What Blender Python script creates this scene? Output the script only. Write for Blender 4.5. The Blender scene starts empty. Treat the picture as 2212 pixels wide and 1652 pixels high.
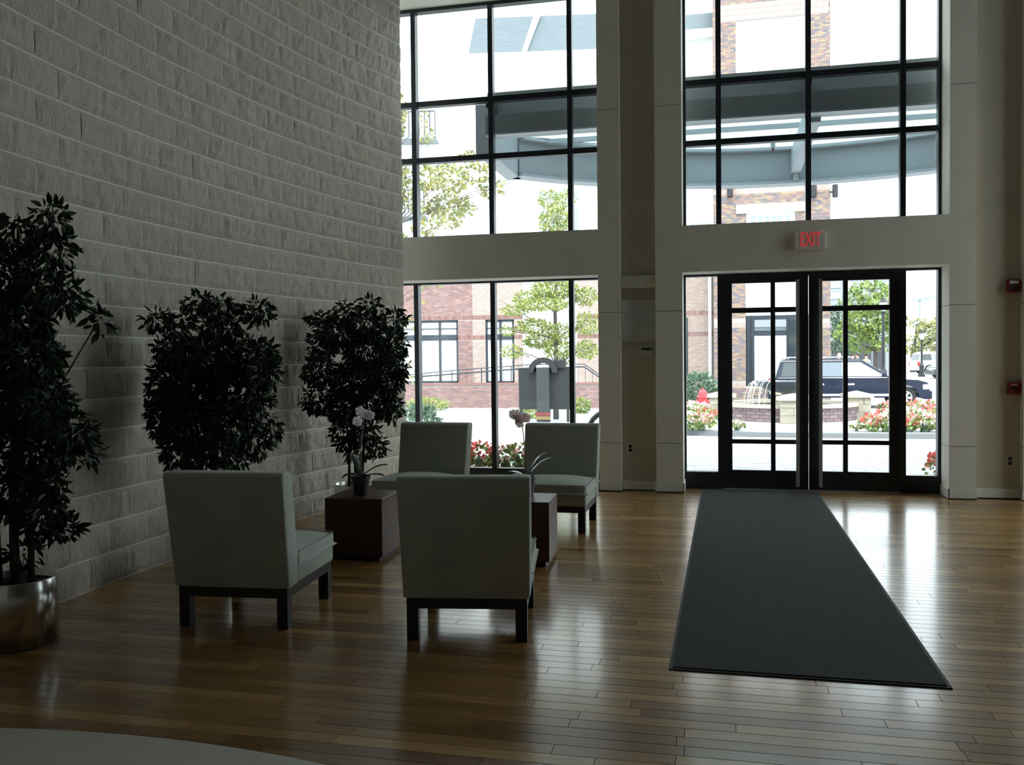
import bpy, math, random
import numpy as np
from mathutils import Vector, Matrix, Euler, noise

random.seed(7); RNG = np.random.default_rng(7)
S = bpy.context.scene
COL = S.collection
PI = math.pi

# ------------------------------------------------------------------ camera
FPX, CX, CY, CAMH = 1950.0, 1106.0, 826.0, 1.45
YAW, PITCH, ROLL = -0.2319, -0.0258, -0.01024
FW = Vector((math.sin(YAW)*math.cos(PITCH), math.cos(YAW)*math.cos(PITCH), math.sin(PITCH)))
_r = Vector((math.cos(YAW), -math.sin(YAW), 0)); _u = _r.cross(FW)
RT = _r*math.cos(ROLL) + _u*math.sin(ROLL); UP = RT.cross(FW)
CAM = Vector((0, 0, CAMH))
cd = bpy.data.cameras.new('camera'); cam = bpy.data.objects.new('camera', cd); COL.objects.link(cam)
cd.sensor_width = 36; cd.lens = FPX/2212*36; cd.clip_end = 500; cd.clip_start = 0.05
cam.matrix_world = Matrix(((RT.x, UP.x, -FW.x, CAM.x), (RT.y, UP.y, -FW.y, CAM.y), (RT.z, UP.z, -FW.z, CAM.z), (0, 0, 0, 1)))
S.camera = cam

# ------------------------------------------------------------------ world, sun, exposure
W = bpy.data.worlds.new('sky'); S.world = W; W.use_nodes = True
bg = W.node_tree.nodes['Background']
bg.inputs[0].default_value = (0.90, 0.97, 1.0, 1); bg.inputs[1].default_value = 2.4
sd = bpy.data.lights.new('sun', 'SUN'); sun = bpy.data.objects.new('sun', sd); COL.objects.link(sun)
sd.energy = 2.2; sd.angle = math.radians(8); sd.color = (1, 0.96, 0.9)
sun.rotation_euler = Vector((-0.10, 0.60, -0.79)).to_track_quat('-Z', 'Y').to_euler(); sun.location = (3, -20, 25)
S.view_settings.view_transform = 'Standard'; S.view_settings.look = 'None'
S.view_settings.gamma = 1; S.view_settings.exposure = 0.95; S.view_settings.use_curve_mapping = False
S.cycles.use_denoising = True
S.cycles.max_bounces = 10; S.cycles.diffuse_bounces = 6; S.cycles.transparent_max_bounces = 16
S.cycles.sample_clamp_indirect = 6

# ------------------------------------------------------------------ pixel helpers (photo frame 2212 x 1652)
def ray(px, py): return RT*((px-CX)/FPX) - UP*((py-CY)/FPX) + FW
def on_y(px, py, Y): d = ray(px, py); return CAM + d*(Y/d.y)
def on_z(px, py, Z): d = ray(px, py); return CAM + d*((Z-CAMH)/d.z)
def proj(p):
    v = Vector(p)-CAM; z = v.dot(FW)
    return CX+FPX*v.dot(RT)/z, CY-FPX*v.dot(UP)/z, z
def ground(y):
    if y < 17.5: return -0.08
    if y < 32: return -0.08-0.34*(y-17.5)/14.5
    return -0.42 if y < 46 else -0.20
class Plane:                      # an upright facade: origin, heading angle; s runs along it, n points to the street
    def __init__(s, x, y, deg=0):
        a = math.radians(deg); s.o = Vector((x, y, 0)); s.u = Vector((math.cos(a), math.sin(a), 0)); s.n = Vector((math.sin(a), -math.cos(a), 0)); s.a = a
    def hit(s, px, py):
        d = ray(px, py); t = (s.o-CAM).dot(s.n)/d.dot(s.n); p = CAM+d*t
        return (p-s.o).dot(s.u), p.z
    def pt(s, a, z, off=0): p = s.o + s.u*a + s.n*off; return Vector((p.x, p.y, z))
    def rect(s, x0, x1, y0, y1):   # pixel box -> s0, s1, z0, z1
        a0, _ = s.hit(x0, (y0+y1)/2); a1, _ = s.hit(x1, (y0+y1)/2)
        _, zt = s.hit((x0+x1)/2, y0); _, zb = s.hit((x0+x1)/2, y1)
        return a0, a1, zb, zt

# ------------------------------------------------------------------ materials
MATS = {}
def mat(name, col, rough=0.5, metal=0.0, spec=0.5, var=0.0, vscale=8.0, bump=0.0, bscale=60.0, coat=0.0, stretch=None, emit=0.0, trans=0.0):
    m = bpy.data.materials.new(name); m.use_nodes = True; MATS[name] = m
    nt = m.node_tree; b = nt.nodes['Principled BSDF']
    b.inputs['Base Color'].default_value = (*col, 1); b.inputs['Roughness'].default_value = rough
    b.inputs['Metallic'].default_value = metal; b.inputs['Specular IOR Level'].default_value = spec
    b.inputs['Coat Weight'].default_value = coat
    if trans: b.inputs['Transmission Weight'].default_value = trans
    if emit: b.inputs['Emission Color'].default_value = (*col, 1); b.inputs['Emission Strength'].default_value = emit
    if var or bump:
        tc = nt.nodes.new('ShaderNodeTexCoord'); mp = nt.nodes.new('ShaderNodeMapping')
        nt.links.new(tc.outputs['Object'], mp.inputs[0])
        if stretch: mp.inputs['Scale'].default_value = stretch
    if var:
        n = nt.nodes.new('ShaderNodeTexNoise'); n.inputs['Scale'].default_value = vscale; n.inputs['Detail'].default_value = 5
        nt.links.new(mp.outputs[0], n.inputs['Vector'])
        mr = nt.nodes.new('ShaderNodeMapRange'); mr.inputs[1].default_value = 0.3; mr.inputs[2].default_value = 0.7
        mr.inputs[3].default_value = 1-var; mr.inputs[4].default_value = 1+var
        nt.links.new(n.outputs['Fac'], mr.inputs[0])
        hs = nt.nodes.new('ShaderNodeHueSaturation'); hs.inputs['Color'].default_value = (*col, 1)
        nt.links.new(mr.outputs[0], hs.inputs['Value']); nt.links.new(hs.outputs[0], b.inputs['Base Color'])
    if bump:
        n2 = nt.nodes.new('ShaderNodeTexNoise'); n2.inputs['Scale'].default_value = bscale; n2.inputs['Detail'].default_value = 4
        nt.links.new(mp.outputs[0], n2.inputs['Vector'])
        bp = nt.nodes.new('ShaderNodeBump'); bp.inputs['Strength'].default_value = bump; bp.inputs['Distance'].default_value = 0.01
        nt.links.new(n2.outputs['Fac'], bp.inputs['Height']); nt.links.new(bp.outputs[0], b.inputs['Normal'])
    return m

def mat_pieces(name, cols, rough=0.6, spec=0.5, grain=None, coat=0.0, bump=0.0, bscale=40.0, cr=0.1):
    """colour picked anew for every object and for every loose piece of a mesh"""
    m = mat(name, cols[0], rough, spec=spec, coat=coat); nt = m.node_tree; b = nt.nodes['Principled BSDF']
    b.inputs['Coat Roughness'].default_value = cr
    g = nt.nodes.new('ShaderNodeNewGeometry'); oi = nt.nodes.new('ShaderNodeObjectInfo')
    ad = nt.nodes.new('ShaderNodeMath'); ad.operation = 'ADD'
    nt.links.new(g.outputs['Random Per Island'], ad.inputs[0]); nt.links.new(oi.outputs['Random'], ad.inputs[1])
    wn = nt.nodes.new('ShaderNodeTexWhiteNoise'); wn.noise_dimensions = '1D'; nt.links.new(ad.outputs[0], wn.inputs['W'])
    rp = nt.nodes.new('ShaderNodeValToRGB'); rp.color_ramp.interpolation = 'LINEAR'
    el = rp.color_ramp.elements
    while len(el) < len(cols): el.new(0.5)
    for i, c in enumerate(cols): el[i].position = i/(len(cols)-1); el[i].color = (*c, 1)
    nt.links.new(wn.outputs['Value'], rp.inputs[0])
    out = rp.outputs[0]
    if grain:
        tc = nt.nodes.new('ShaderNodeTexCoord'); mp = nt.nodes.new('ShaderNodeMapping'); mp.inputs['Scale'].default_value = grain[0]
        nt.links.new(tc.outputs['Object'], mp.inputs[0])
        va = nt.nodes.new('ShaderNodeVectorMath'); va.operation = 'ADD'; nt.links.new(mp.outputs[0], va.inputs[0])
        nt.links.new(wn.outputs['Color'], va.inputs[1])
        n = nt.nodes.new('ShaderNodeTexNoise'); n.inputs['Scale'].default_value = grain[1]; n.inputs['Detail'].default_value = 6
        nt.links.new(va.outputs[0], n.inputs['Vector'])
        mr = nt.nodes.new('ShaderNodeMapRange'); mr.inputs[1].default_value = 0.3; mr.inputs[2].default_value = 0.7
        mr.inputs[3].default_value = 1-grain[2]; mr.inputs[4].default_value = 1+grain[2]; nt.links.new(n.outputs['Fac'], mr.inputs[0])
        hs = nt.nodes.new('ShaderNodeHueSaturation'); nt.links.new(out, hs.inputs['Color']); nt.links.new(mr.outputs[0], hs.inputs['Value'])
        out = hs.outputs[0]
        if bump:
            n2 = nt.nodes.new('ShaderNodeTexNoise'); n2.inputs['Scale'].default_value = bscale; n2.inputs['Detail'].default_value = 5
            nt.links.new(va.outputs[0], n2.inputs['Vector'])
            bp = nt.nodes.new('ShaderNodeBump'); bp.inputs['Strength'].default_value = bump; bp.inputs['Distance'].default_value = 0.01
            nt.links.new(n2.outputs['Fac'], bp.inputs['Height']); nt.links.new(bp.outputs[0], b.inputs['Normal'])
    nt.links.new(out, b.inputs['Base Color'])
    return m

def mat_petal(name, col):
    m = bpy.data.materials.new(name); m.use_nodes = True; MATS[name] = m; nt = m.node_tree; nt.nodes.clear()
    o = nt.nodes.new('ShaderNodeOutputMaterial'); mx = nt.nodes.new('ShaderNodeMixShader'); mx.inputs[0].default_value = 0.6
    a = nt.nodes.new('ShaderNodeBsdfDiffuse'); b = nt.nodes.new('ShaderNodeBsdfTranslucent')
    a.inputs[0].default_value = (*col, 1); b.inputs[0].default_value = (*col, 1)
    nt.links.new(a.outputs[0], mx.inputs[1]); nt.links.new(b.outputs[0], mx.inputs[2]); nt.links.new(mx.outputs[0], o.inputs[0])
    return m
def mat_glass(name, tint=(0.93, 0.96, 0.97), refl=0.05):
    m = bpy.data.materials.new(name); m.use_nodes = True; MATS[name] = m; nt = m.node_tree; nt.nodes.clear()
    o = nt.nodes.new('ShaderNodeOutputMaterial'); mx = nt.nodes.new('ShaderNodeMixShader'); mx.inputs[0].default_value = refl
    t = nt.nodes.new('ShaderNodeBsdfTransparent'); t.inputs[0].default_value = (*tint, 1)
    g = nt.nodes.new('ShaderNodeBsdfGlossy'); g.inputs['Roughness'].default_value = 0.02
    nt.links.new(t.outputs[0], mx.inputs[1]); nt.links.new(g.outputs[0], mx.inputs[2]); nt.links.new(mx.outputs[0], o.inputs[0])
    return m

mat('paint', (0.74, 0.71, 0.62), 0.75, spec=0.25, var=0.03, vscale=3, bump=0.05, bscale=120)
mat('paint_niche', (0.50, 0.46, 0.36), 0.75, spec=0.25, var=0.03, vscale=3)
mat('joint_dark', (0.12, 0.115, 0.10), 0.9)
mat('ceiling_white', (0.42, 0.43, 0.42), 0.8)
mat('wall_back', (0.14, 0.13, 0.115), 0.8)
mat('mortar', (0.76, 0.76, 0.72), 0.9, bump=0.1, bscale=150)
mat_pieces('split_block', [(0.52, 0.49, 0.41), (0.49, 0.46, 0.39), (0.54, 0.51, 0.43), (0.50, 0.47, 0.395)], rough=0.9, spec=0.2, grain=((3.0, 3.0, 1.0), 9.0, 0.10), bump=0.9, bscale=22)
mat_pieces('wood_plank', [(0.150, 0.070, 0.018), (0.34, 0.190, 0.058), (0.21, 0.105, 0.030), (0.48, 0.290, 0.100), (0.27, 0.142, 0.042)], rough=0.28, spec=0.5, grain=((1.2, 16.0, 1.0), 5.0, 0.22), coat=0.6, cr=0.13)
mat('subfloor', (0.03, 0.018, 0.01), 0.8)
mat('stone_tile', (0.56, 0.54, 0.47), 0.45, var=0.05, vscale=30)
mat('frame_black', (0.012, 0.015, 0.022), 0.38, metal=0.0, spec=0.5)
mat('steel_brushed', (0.34, 0.34, 0.32), 0.5, metal=0.3)
mat('pot_steel', (0.72, 0.71, 0.68), 0.22, metal=1.0, var=0.04, vscale=6, stretch=(12, 12, 0.4))
mat_glass('glass'); mat_glass('glass_far', (0.6, 0.68, 0.7), 0.25)
mat('fabric', (0.43, 0.455, 0.40), 0.95, spec=0.15, var=0.06, vscale=5, bump=0.25, bscale=350)
mat('piping', (0.30, 0.32, 0.285), 0.95, spec=0.1)
mat('leg_black', (0.010, 0.009, 0.009), 0.45)
mat('dark_wood', (0.065, 0.022, 0.014), 0.38, var=0.25, vscale=3, stretch=(1, 1, 7))
mat('pot_dark', (0.020, 0.012, 0.011), 0.4)
mat('soil', (0.035, 0.024, 0.017), 0.95, bump=0.8, bscale=90)
mat_pieces('ficus_leaf', [(0.012, 0.030, 0.012), (0.020, 0.050, 0.018), (0.016, 0.040, 0.020), (0.030, 0.065, 0.022)], rough=0.42, spec=0.45)
mat('bark', (0.075, 0.05, 0.033), 0.85, var=0.25, vscale=20, bump=0.5, bscale=40)
mat('bark_grey', (0.10, 0.085, 0.075), 0.85, var=0.25, vscale=20)
mat('orchid_leaf', (0.05, 0.085, 0.06), 0.25, spec=0.6)
mat_petal('orchid_white', (0.82, 0.78, 0.79))
mat_petal('orchid_pink', (0.74, 0.60, 0.58))
mat('orchid_stem', (0.30, 0.30, 0.24), 0.6)
mat('mat_rubber', (0.012, 0.012, 0.012), 0.7)
mat('mat_pile', (0.060, 0.066, 0.060), 0.95, spec=0.1, var=0.18, vscale=60, bump=0.6, bscale=260)
mat('sign_white', (0.78, 0.76, 0.70), 0.5)
mat('exit_red', (0.75, 0.07, 0.08), 0.5, emit=0.18)
mat('alarm_red', (0.22, 0.012, 0.014), 0.4)
mat('plate_white', (0.55, 0.56, 0.55), 0.5)
mat('socket_black', (0.015, 0.015, 0.02), 0.5)
mat('ledge_cream', (0.56, 0.53, 0.40), 0.7, var=0.08, vscale=7)
mat('panel_pale', (0.52, 0.52, 0.50), 0.7, var=0.08, vscale=9)
mat('green_print', (0.06, 0.10, 0.07), 0.6)
# outdoors
mat('concrete', (0.46, 0.46, 0.455), 0.85, var=0.06, vscale=1.2)
mat_pieces('pavers', [(0.44, 0.44, 0.45), (0.49, 0.485, 0.48), (0.41, 0.41, 0.43)], rough=0.85)
mat('asphalt', (0.33, 0.35, 0.365), 0.9, var=0.06, vscale=2)
mat('curb', (0.19, 0.20, 0.21), 0.85)
mat('mulch', (0.10, 0.075, 0.06), 0.95, bump=0.8, bscale=50)
mat('canopy_paint', (0.29, 0.325, 0.34), 0.5, spec=0.4)
mat('canopy_dark', (0.21, 0.235, 0.245), 0.5, spec=0.4)
mat('canopy_light', (0.33, 0.36, 0.385), 0.5)
mat_petal('canopy_glass', (0.78, 0.87, 0.88))
mat_pieces('brick_pink', [(0.225, 0.115, 0.105), (0.29, 0.165, 0.15), (0.19, 0.115, 0.112), (0.33, 0.205, 0.19)], rough=0.85)
mat_pieces('brick_pale', [(0.40, 0.305, 0.265), (0.36, 0.27, 0.24), (0.45, 0.35, 0.30)], rough=0.85)
mat_pieces('brick_mixed', [(0.27, 0.155, 0.115), (0.12, 0.115, 0.145), (0.34, 0.25, 0.15), (0.27, 0.165, 0.145), (0.15, 0.135, 0.16), (0.32, 0.20, 0.135)], rough=0.85)
mat_pieces('brick_soldier', [(0.18, 0.078, 0.068), (0.23, 0.115, 0.10), (0.27, 0.145, 0.125)], rough=0.85)
mat_pieces('brick_mauve', [(0.18, 0.125, 0.13), (0.23, 0.17, 0.175), (0.15, 0.10, 0.11), (0.26, 0.21, 0.21)], rough=0.85)
mat('brick_joint', (0.36, 0.33, 0.30), 0.9)
mat('white_stucco', (0.70, 0.71, 0.70), 0.85)
mat('white_trim', (0.82, 0.82, 0.80), 0.6)
mat('slate', (0.105, 0.13, 0.145), 0.7, var=0.12, vscale=3, stretch=(1, 1, 5))
mat('shop_dark', (0.022, 0.030, 0.042), 0.35)
mat('pane_white', (0.72, 0.74, 0.72), 0.5, spec=0.3)
mat('far_pale', (0.62, 0.65, 0.66), 0.8)
mat('far_grey', (0.26, 0.28, 0.30), 0.8)
mat('far_dark', (0.05, 0.05, 0.06), 0.7)
mat_pieces('stone_block', [(0.34, 0.31, 0.24), (0.29, 0.265, 0.21), (0.38, 0.345, 0.27)], rough=0.9, grain=((1, 1, 1), 12.0, 0.12), bump=0.5, bscale=25)
mat('stone_cap', (0.46, 0.42, 0.33), 0.85, var=0.05)
mat('bowl_dark', (0.05, 0.055, 0.07), 0.35)
mat('water', (0.80, 0.86, 0.88), 0.15, trans=0.0, spec=0.6)
mat('water_pool', (0.25, 0.30, 0.30), 0.06)
mat_pieces('petal_red', [(0.72, 0.10, 0.09), (0.85, 0.22, 0.18), (0.78, 0.14, 0.14)], rough=0.7)
mat_pieces('petal_white', [(0.85, 0.80, 0.78), (0.85, 0.62, 0.60), (0.88, 0.85, 0.82)], rough=0.7)
mat_pieces('petal_pink', [(0.85, 0.45, 0.42), (0.82, 0.30, 0.28), (0.88, 0.62, 0.58)], rough=0.7)
mat_pieces('leaf_bed', [(0.16, 0.24, 0.06), (0.24, 0.30, 0.09), (0.12, 0.19, 0.05)], rough=0.7)
mat_pieces('leaf_shrub', [(0.08, 0.14, 0.08), (0.12, 0.19, 0.12), (0.06, 0.11, 0.07)], rough=0.7)
mat_pieces('leaf_lime', [(0.24, 0.30, 0.075), (0.31, 0.34, 0.09), (0.17, 0.25, 0.07), (0.37, 0.33, 0.08)], rough=0.7)
mat_pieces('leaf_green', [(0.17, 0.26, 0.06), (0.28, 0.34, 0.08), (0.12, 0.21, 0.06), (0.34, 0.36, 0.09)], rough=0.7)
mat_pieces('leaf_autumn', [(0.22, 0.27, 0.11), (0.35, 0.30, 0.08), (0.18, 0.24, 0.12), (0.40, 0.33, 0.08)], rough=0.7)
mat('iron_black', (0.015, 0.016, 0.018), 0.4)
mat('rail_grey', (0.035, 0.04, 0.055), 0.5)
mat('sign_grey', (0.009, 0.011, 0.012), 0.6)
mat('post_grey', (0.028, 0.033, 0.033), 0.6)
mat('band_red', (0.16, 0.03, 0.025), 0.6); mat('band_yellow', (0.2, 0.14, 0.06), 0.6)
mat('hydrant_red', (0.62, 0.05, 0.06), 0.45)
mat('car_navy', (0.004, 0.009, 0.026), 0.3, coat=0.35, spec=0.3)
mat('car_white', (0.80, 0.80, 0.80), 0.3, coat=0.5)
mat('car_black', (0.012, 0.013, 0.016), 0.25, coat=0.6)
mat('car_glass', (0.20, 0.24, 0.27), 0.06, spec=0.8)
mat('car_glass_reflect', (0.13, 0.16, 0.19), 0.08, spec=0.8)  # paler tone paints the reflection on the middle side window
mat('car_glass_dark', (0.035, 0.045, 0.05), 0.06, spec=0.8)
mat('tyre', (0.015, 0.015, 0.016), 0.8); mat('alloy', (0.65, 0.66, 0.68), 0.3, metal=0.8)
mat('chrome', (0.85, 0.86, 0.88), 0.15, metal=0.9)
mat('lamp_red', (0.45, 0.02, 0.02), 0.3); mat('lamp_clear', (0.8, 0.82, 0.85), 0.2)
mat('globe_glare_white', (0.85, 0.86, 0.84), 0.4)  # street lamp globes, and suv front glass painted bright white
mat('skin', (0.50, 0.32, 0.24), 0.6); mat('hair', (0.05, 0.035, 0.03), 0.7)
for nm, c in (('cloth_white', (0.8, 0.8, 0.8)), ('cloth_blue', (0.06, 0.11, 0.30)), ('cloth_pink', (0.70, 0.33, 0.38)), ('cloth_grey', (0.32, 0.34, 0.36)), ('cloth_denim', (0.08, 0.10, 0.16))): mat(nm, c, 0.9)

# ------------------------------------------------------------------ mesh helpers
def link(o, parent=None):
    COL.objects.link(o)
    if parent is not None: o.parent = parent
    return o
def tag(o, label=None, cat=None, group=None, kind=None):
    if label: o['label'] = label
    if cat: o['category'] = cat
    if group: o['group'] = group
    if kind: o['kind'] = kind
    return o
def empty(name, loc=(0, 0, 0), rz=0, label=None, cat=None, group=None, kind=None):
    o = bpy.data.objects.new(name, None); link(o); o.location = loc; o.rotation_euler = (0, 0, rz); o.empty_display_size = 0.1
    return tag(o, label, cat, group, kind)
def setmat(me, m): me.materials.append(MATS[m] if isinstance(m, str) else m)
class MB:
    def __init__(s): s.v = []; s.f = []
    def add(s, vs, fs):
        n = len(s.v); s.v += [tuple(p) for p in vs]; s.f += [tuple(i+n for i in f) for f in fs]; return s
    def box(s, x0, x1, y0, y1, z0, z1, M=None):
        vs = [Vector(p) for p in ((x0, y0, z0), (x1, y0, z0), (x1, y1, z0), (x0, y1, z0), (x0, y0, z1), (x1, y0, z1), (x1, y1, z1), (x0, y1, z1))]
        if M is not None: vs = [M @ p for p in vs]
        return s.add(vs, [(0, 3, 2, 1), (4, 5, 6, 7), (0, 1, 5, 4), (1, 2, 6, 5), (2, 3, 7, 6), (3, 0, 4, 7)])
    def pbox(s, P, a0, a1, z0, z1, o0, o1):      # box on a facade plane, offsets o0..o1 toward the street
        vs = [P.pt(a, z, o) for (a, o, z) in ((a0, o1, z0), (a1, o1, z0), (a1, o0, z0), (a0, o0, z0), (a0, o1, z1), (a1, o1, z1), (a1, o0, z1), (a0, o0, z1))]
        return s.add(vs, [(0, 3, 2, 1), (4, 5, 6, 7), (0, 1, 5, 4), (1, 2, 6, 5), (2, 3, 7, 6), (3, 0, 4, 7)])
    def tube(s, pts, rad, n=8, cap=True):
        pts = [Vector(p) for p in pts]; rad = rad if isinstance(rad, (list, tuple)) else [rad]*len(pts)
        t0 = (pts[1]-pts[0]).normalized(); ref = Vector((0, 0, 1)) if abs(t0.z) < 0.9 else Vector((1, 0, 0))
        a = t0.cross(ref).normalized(); vs = []
        for i, p in enumerate(pts):
            t = (pts[min(i+1, len(pts)-1)]-pts[max(i-1, 0)]).normalized()
            a = (a - t*a.dot(t)).normalized(); b = t.cross(a)
            for k in range(n):
                w = 2*PI*k/n; vs.append(p + (a*math.cos(w)+b*math.sin(w))*rad[i])
        fs = [(i*n+k, i*n+(k+1) % n, (i+1)*n+(k+1) % n, (i+1)*n+k) for i in range(len(pts)-1) for k in range(n)]
        if cap: fs += [tuple(range(n-1, -1, -1)), tuple((len(pts)-1)*n+k for k in range(n))]
        return s.add(vs, fs)
    def lathe(s, prof, n=24, c=(0, 0, 0), cap=True):
        vs = [(c[0]+r*math.cos(2*PI*k/n), c[1]+r*math.sin(2*PI*k/n), c[2]+z) for (r, z) in prof for k in range(n)]
        fs = [(i*n+k, i*n+(k+1) % n, (i+1)*n+(k+1) % n, (i+1)*n+k) for i in range(len(prof)-1) for k in range(n)]
        if cap: fs += [tuple(range(n-1, -1, -1)), tuple((len(prof)-1)*n+k for k in range(n))]
        return s.add(vs, fs)
    def prism(s, poly, fn, d0, d1):               # poly of 2-D points, fn(a, b, d) -> 3-D
        n = len(poly); vs = [fn(a, b, d0) for a, b in poly]+[fn(a, b, d1) for a, b in poly]
        fs = [tuple(range(n-1, -1, -1)), tuple(range(n, 2*n))]+[(i, (i+1) % n, n+(i+1) % n, n+i) for i in range(n)]
        return s.add(vs, fs)
    def build(s, name, m, parent=None, loc=None, rz=None, smooth=False, bevel=0, seg=2, subsurf=0):
        me = bpy.data.meshes.new(name); me.from_pydata(s.v, [], s.f); me.update(); setmat(me, m)
        if smooth: me.polygons.foreach_set('use_smooth', [True]*len(me.polygons))
        o = bpy.data.objects.new(name, me); link(o, parent)
        if loc is not None: o.location = loc
        if rz is not None: o.rotation_euler = (0, 0, rz)
        if bevel:
            b = o.modifiers.new('bevel', 'BEVEL'); b.width = bevel; b.segments = seg; b.limit_method = 'ANGLE'; b.angle_limit = math.radians(40)
        if subsurf: sb = o.modifiers.new('sub', 'SUBSURF'); sb.levels = subsurf; sb.render_levels = subsurf
        return o
def box(name, m, dims, parent=None, bevel=0, **k): return MB().box(*dims).build(name, m, parent, bevel=bevel, **k)
def np_mesh(name, V, F, m, parent=None, smooth=False):
    """V (n,3) float, F (k,c) int -> one mesh object"""
    me = bpy.data.meshes.new(name); n, (k, c) = len(V), F.shape
    me.vertices.add(n); me.vertices.foreach_set('co', np.asarray(V, np.float32).ravel())
    me.loops.add(k*c); me.loops.foreach_set('vertex_index', F.astype(np.int32).ravel())
    me.polygons.add(k); me.polygons.foreach_set('loop_start', np.arange(0, k*c, c, dtype=np.int32))
    me.update(calc_edges=True); me.validate(); setmat(me, m)
    me.polygons.foreach_set('use_smooth', [smooth]*len(me.polygons))
    o = bpy.data.objects.new(name, me); return link(o, parent)
def copy_tree(o, parent=None):
    c = o.copy(); COL.objects.link(c); c.parent = parent
    for ch in list(o.children): copy_tree(ch, c)
    return c
def piece(name, me, parent, loc, rot=(0, 0, 0), scale=None):
    o = bpy.data.objects.new(name, me); link(o, parent); o.location = loc; o.rotation_euler = rot
    if scale: o.scale = scale
    return o

# leaf clouds ---------------------------------------------------------------
def leaf_cloud(blobs, n, size, droop=0.3, shell=0.5, asp=0.42, seed=1):
    """blobs: (cx,cy,cz,rx,ry,rz,weight). Returns centres, 3x3 frames (u: length, v: width, w: normal), sizes"""
    r = np.random.default_rng(seed); B = np.array([b[:6] for b in blobs], float); w = np.array([b[6] if len(b) > 6 else b[3]*b[4]*b[5] for b in blobs], float); w /= w.sum()
    idx = r.choice(len(blobs), n, p=w); d = r.normal(size=(n, 3)); d /= np.linalg.norm(d, axis=1)[:, None]
    rad = r.random(n)**(1/3.0); rad = rad*(1-shell)+shell*(0.55+0.5*r.random(n))
    C = B[idx, :3]+B[idx, 3:6]*d*rad[:, None]
    u = d+r.normal(size=(n, 3))*0.7; u[:, 2] -= droop; u /= np.linalg.norm(u, axis=1)[:, None]
    t = r.normal(size=(n, 3)); v = np.cross(t, u); v /= np.linalg.norm(v, axis=1)[:, None]
    wv = np.cross(u, v); s = size*(0.7+0.6*r.random(n))
    return C, u, v, wv, s, asp
LEAF_F = np.array([(0, 1, 2, 3), (0, 3, 4, 5)])
def leaf_template(asp): return np.array([(0, 0, 0), (0.35, asp*0.5, 0.06), (0.7, asp*0.36, 0.02), (1.0, 0, -0.10), (0.7, -asp*0.36, 0.02), (0.35, -asp*0.5, 0.06)])
def cloud_mesh(name, cloud, sel, m, parent):
    C, u, v, w, s, asp = cloud; T = leaf_template(asp)
    P = C[sel][:, None, :] + s[sel][:, None, None]*(T[None, :, 0:1]*u[sel][:, None, :]+T[None, :, 1:2]*v[sel][:, None, :]+T[None, :, 2:3]*w[sel][:, None, :])
    n = len(P); F = (LEAF_F[None]+(np.arange(n)*6)[:, None, None]).reshape(-1, 4)
    o = np_mesh(name, P.reshape(-1, 3), F, m, parent); o['kind'] = 'stuff'; return o
def cloud_pieces(name, cloud, sel, m, parent):
    C, u, v, w, s, asp = cloud; T = leaf_template(asp)
    me = bpy.data.meshes.new(name); me.from_pydata([tuple(t) for t in T], [], [tuple(f) for f in LEAF_F]); setmat(me, m)
    for i in sel:
        o = bpy.data.objects.new(name, me); link(o, parent)
        M = Matrix(((u[i][0], v[i][0], w[i][0]), (u[i][1], v[i][1], w[i][1]), (u[i][2], v[i][2], w[i][2])))
        o.location = C[i]; o.rotation_euler = M.to_euler(); o.scale = (s[i],)*3
def brick_field(P, rects, holes, L, H, J, off, m, name, parent, dep=0.012, soldier=False):
    """real bricks, joined: rects/holes as (s0,s1,z0,z1) on plane P"""
    V = []; F = []
    for (s0, s1, z0, z1) in rects:
        rows = max(1, int((z1-z0)/(H+J)))
        for r in range(rows):
            z = z0+r*(H+J); a = s0-(L+J)*0.5*(r % 2)
            while a < s1:
                b0, b1 = max(a, s0), min(a+L, s1); a += L+J
                segs = [(b0, b1)]
                for h in holes:                     # bricks are cut at the openings
                    if z+H > h[2]+.02 and z < h[3]-.02: segs = [q for (c0, c1) in segs for q in ((c0, min(c1, h[0])), (max(c0, h[1]), c1)) if q[1]-q[0] > .02]
                for (b0, b1) in segs:
                    if b1-b0 < 0.02: continue
                    n = len(V); e = off+dep+random.uniform(-.002, .002)
                    for (q, zz, o) in ((b0, z, off), (b1, z, off), (b1, z+H, off), (b0, z+H, off), (b0, z, e), (b1, z, e), (b1, z+H, e), (b0, z+H, e)): V.append(P.pt(q, zz, o))
                    F += [(n+4, n+5, n+6, n+7), (n, n+1, n+5, n+4), (n+1, n+2, n+6, n+5), (n+2, n+3, n+7, n+6), (n+3, n, n+4, n+7)]
    o = np_mesh(name, np.array([tuple(p) for p in V]), np.array(F), m, parent); o['kind'] = 'stuff'; return o
def text_mesh(name, txt, size, depth, m, parent, sx=1.0):
    cu = bpy.data.curves.new(name, 'FONT'); cu.body = txt; cu.size = size; cu.extrude = depth; cu.align_x = 'CENTER'; cu.align_y = 'CENTER'; cu.offset = 0.004
    t = bpy.data.objects.new(name, cu); COL.objects.link(t); dg = bpy.context.evaluated_depsgraph_get()
    me = bpy.data.meshes.new_from_object(t.evaluated_get(dg)); bpy.data.objects.remove(t); me.materials.clear(); setmat(me, m)
    o = bpy.data.objects.new(name, me); link(o, parent); o.scale = (sx, 1, 1); return o

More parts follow.
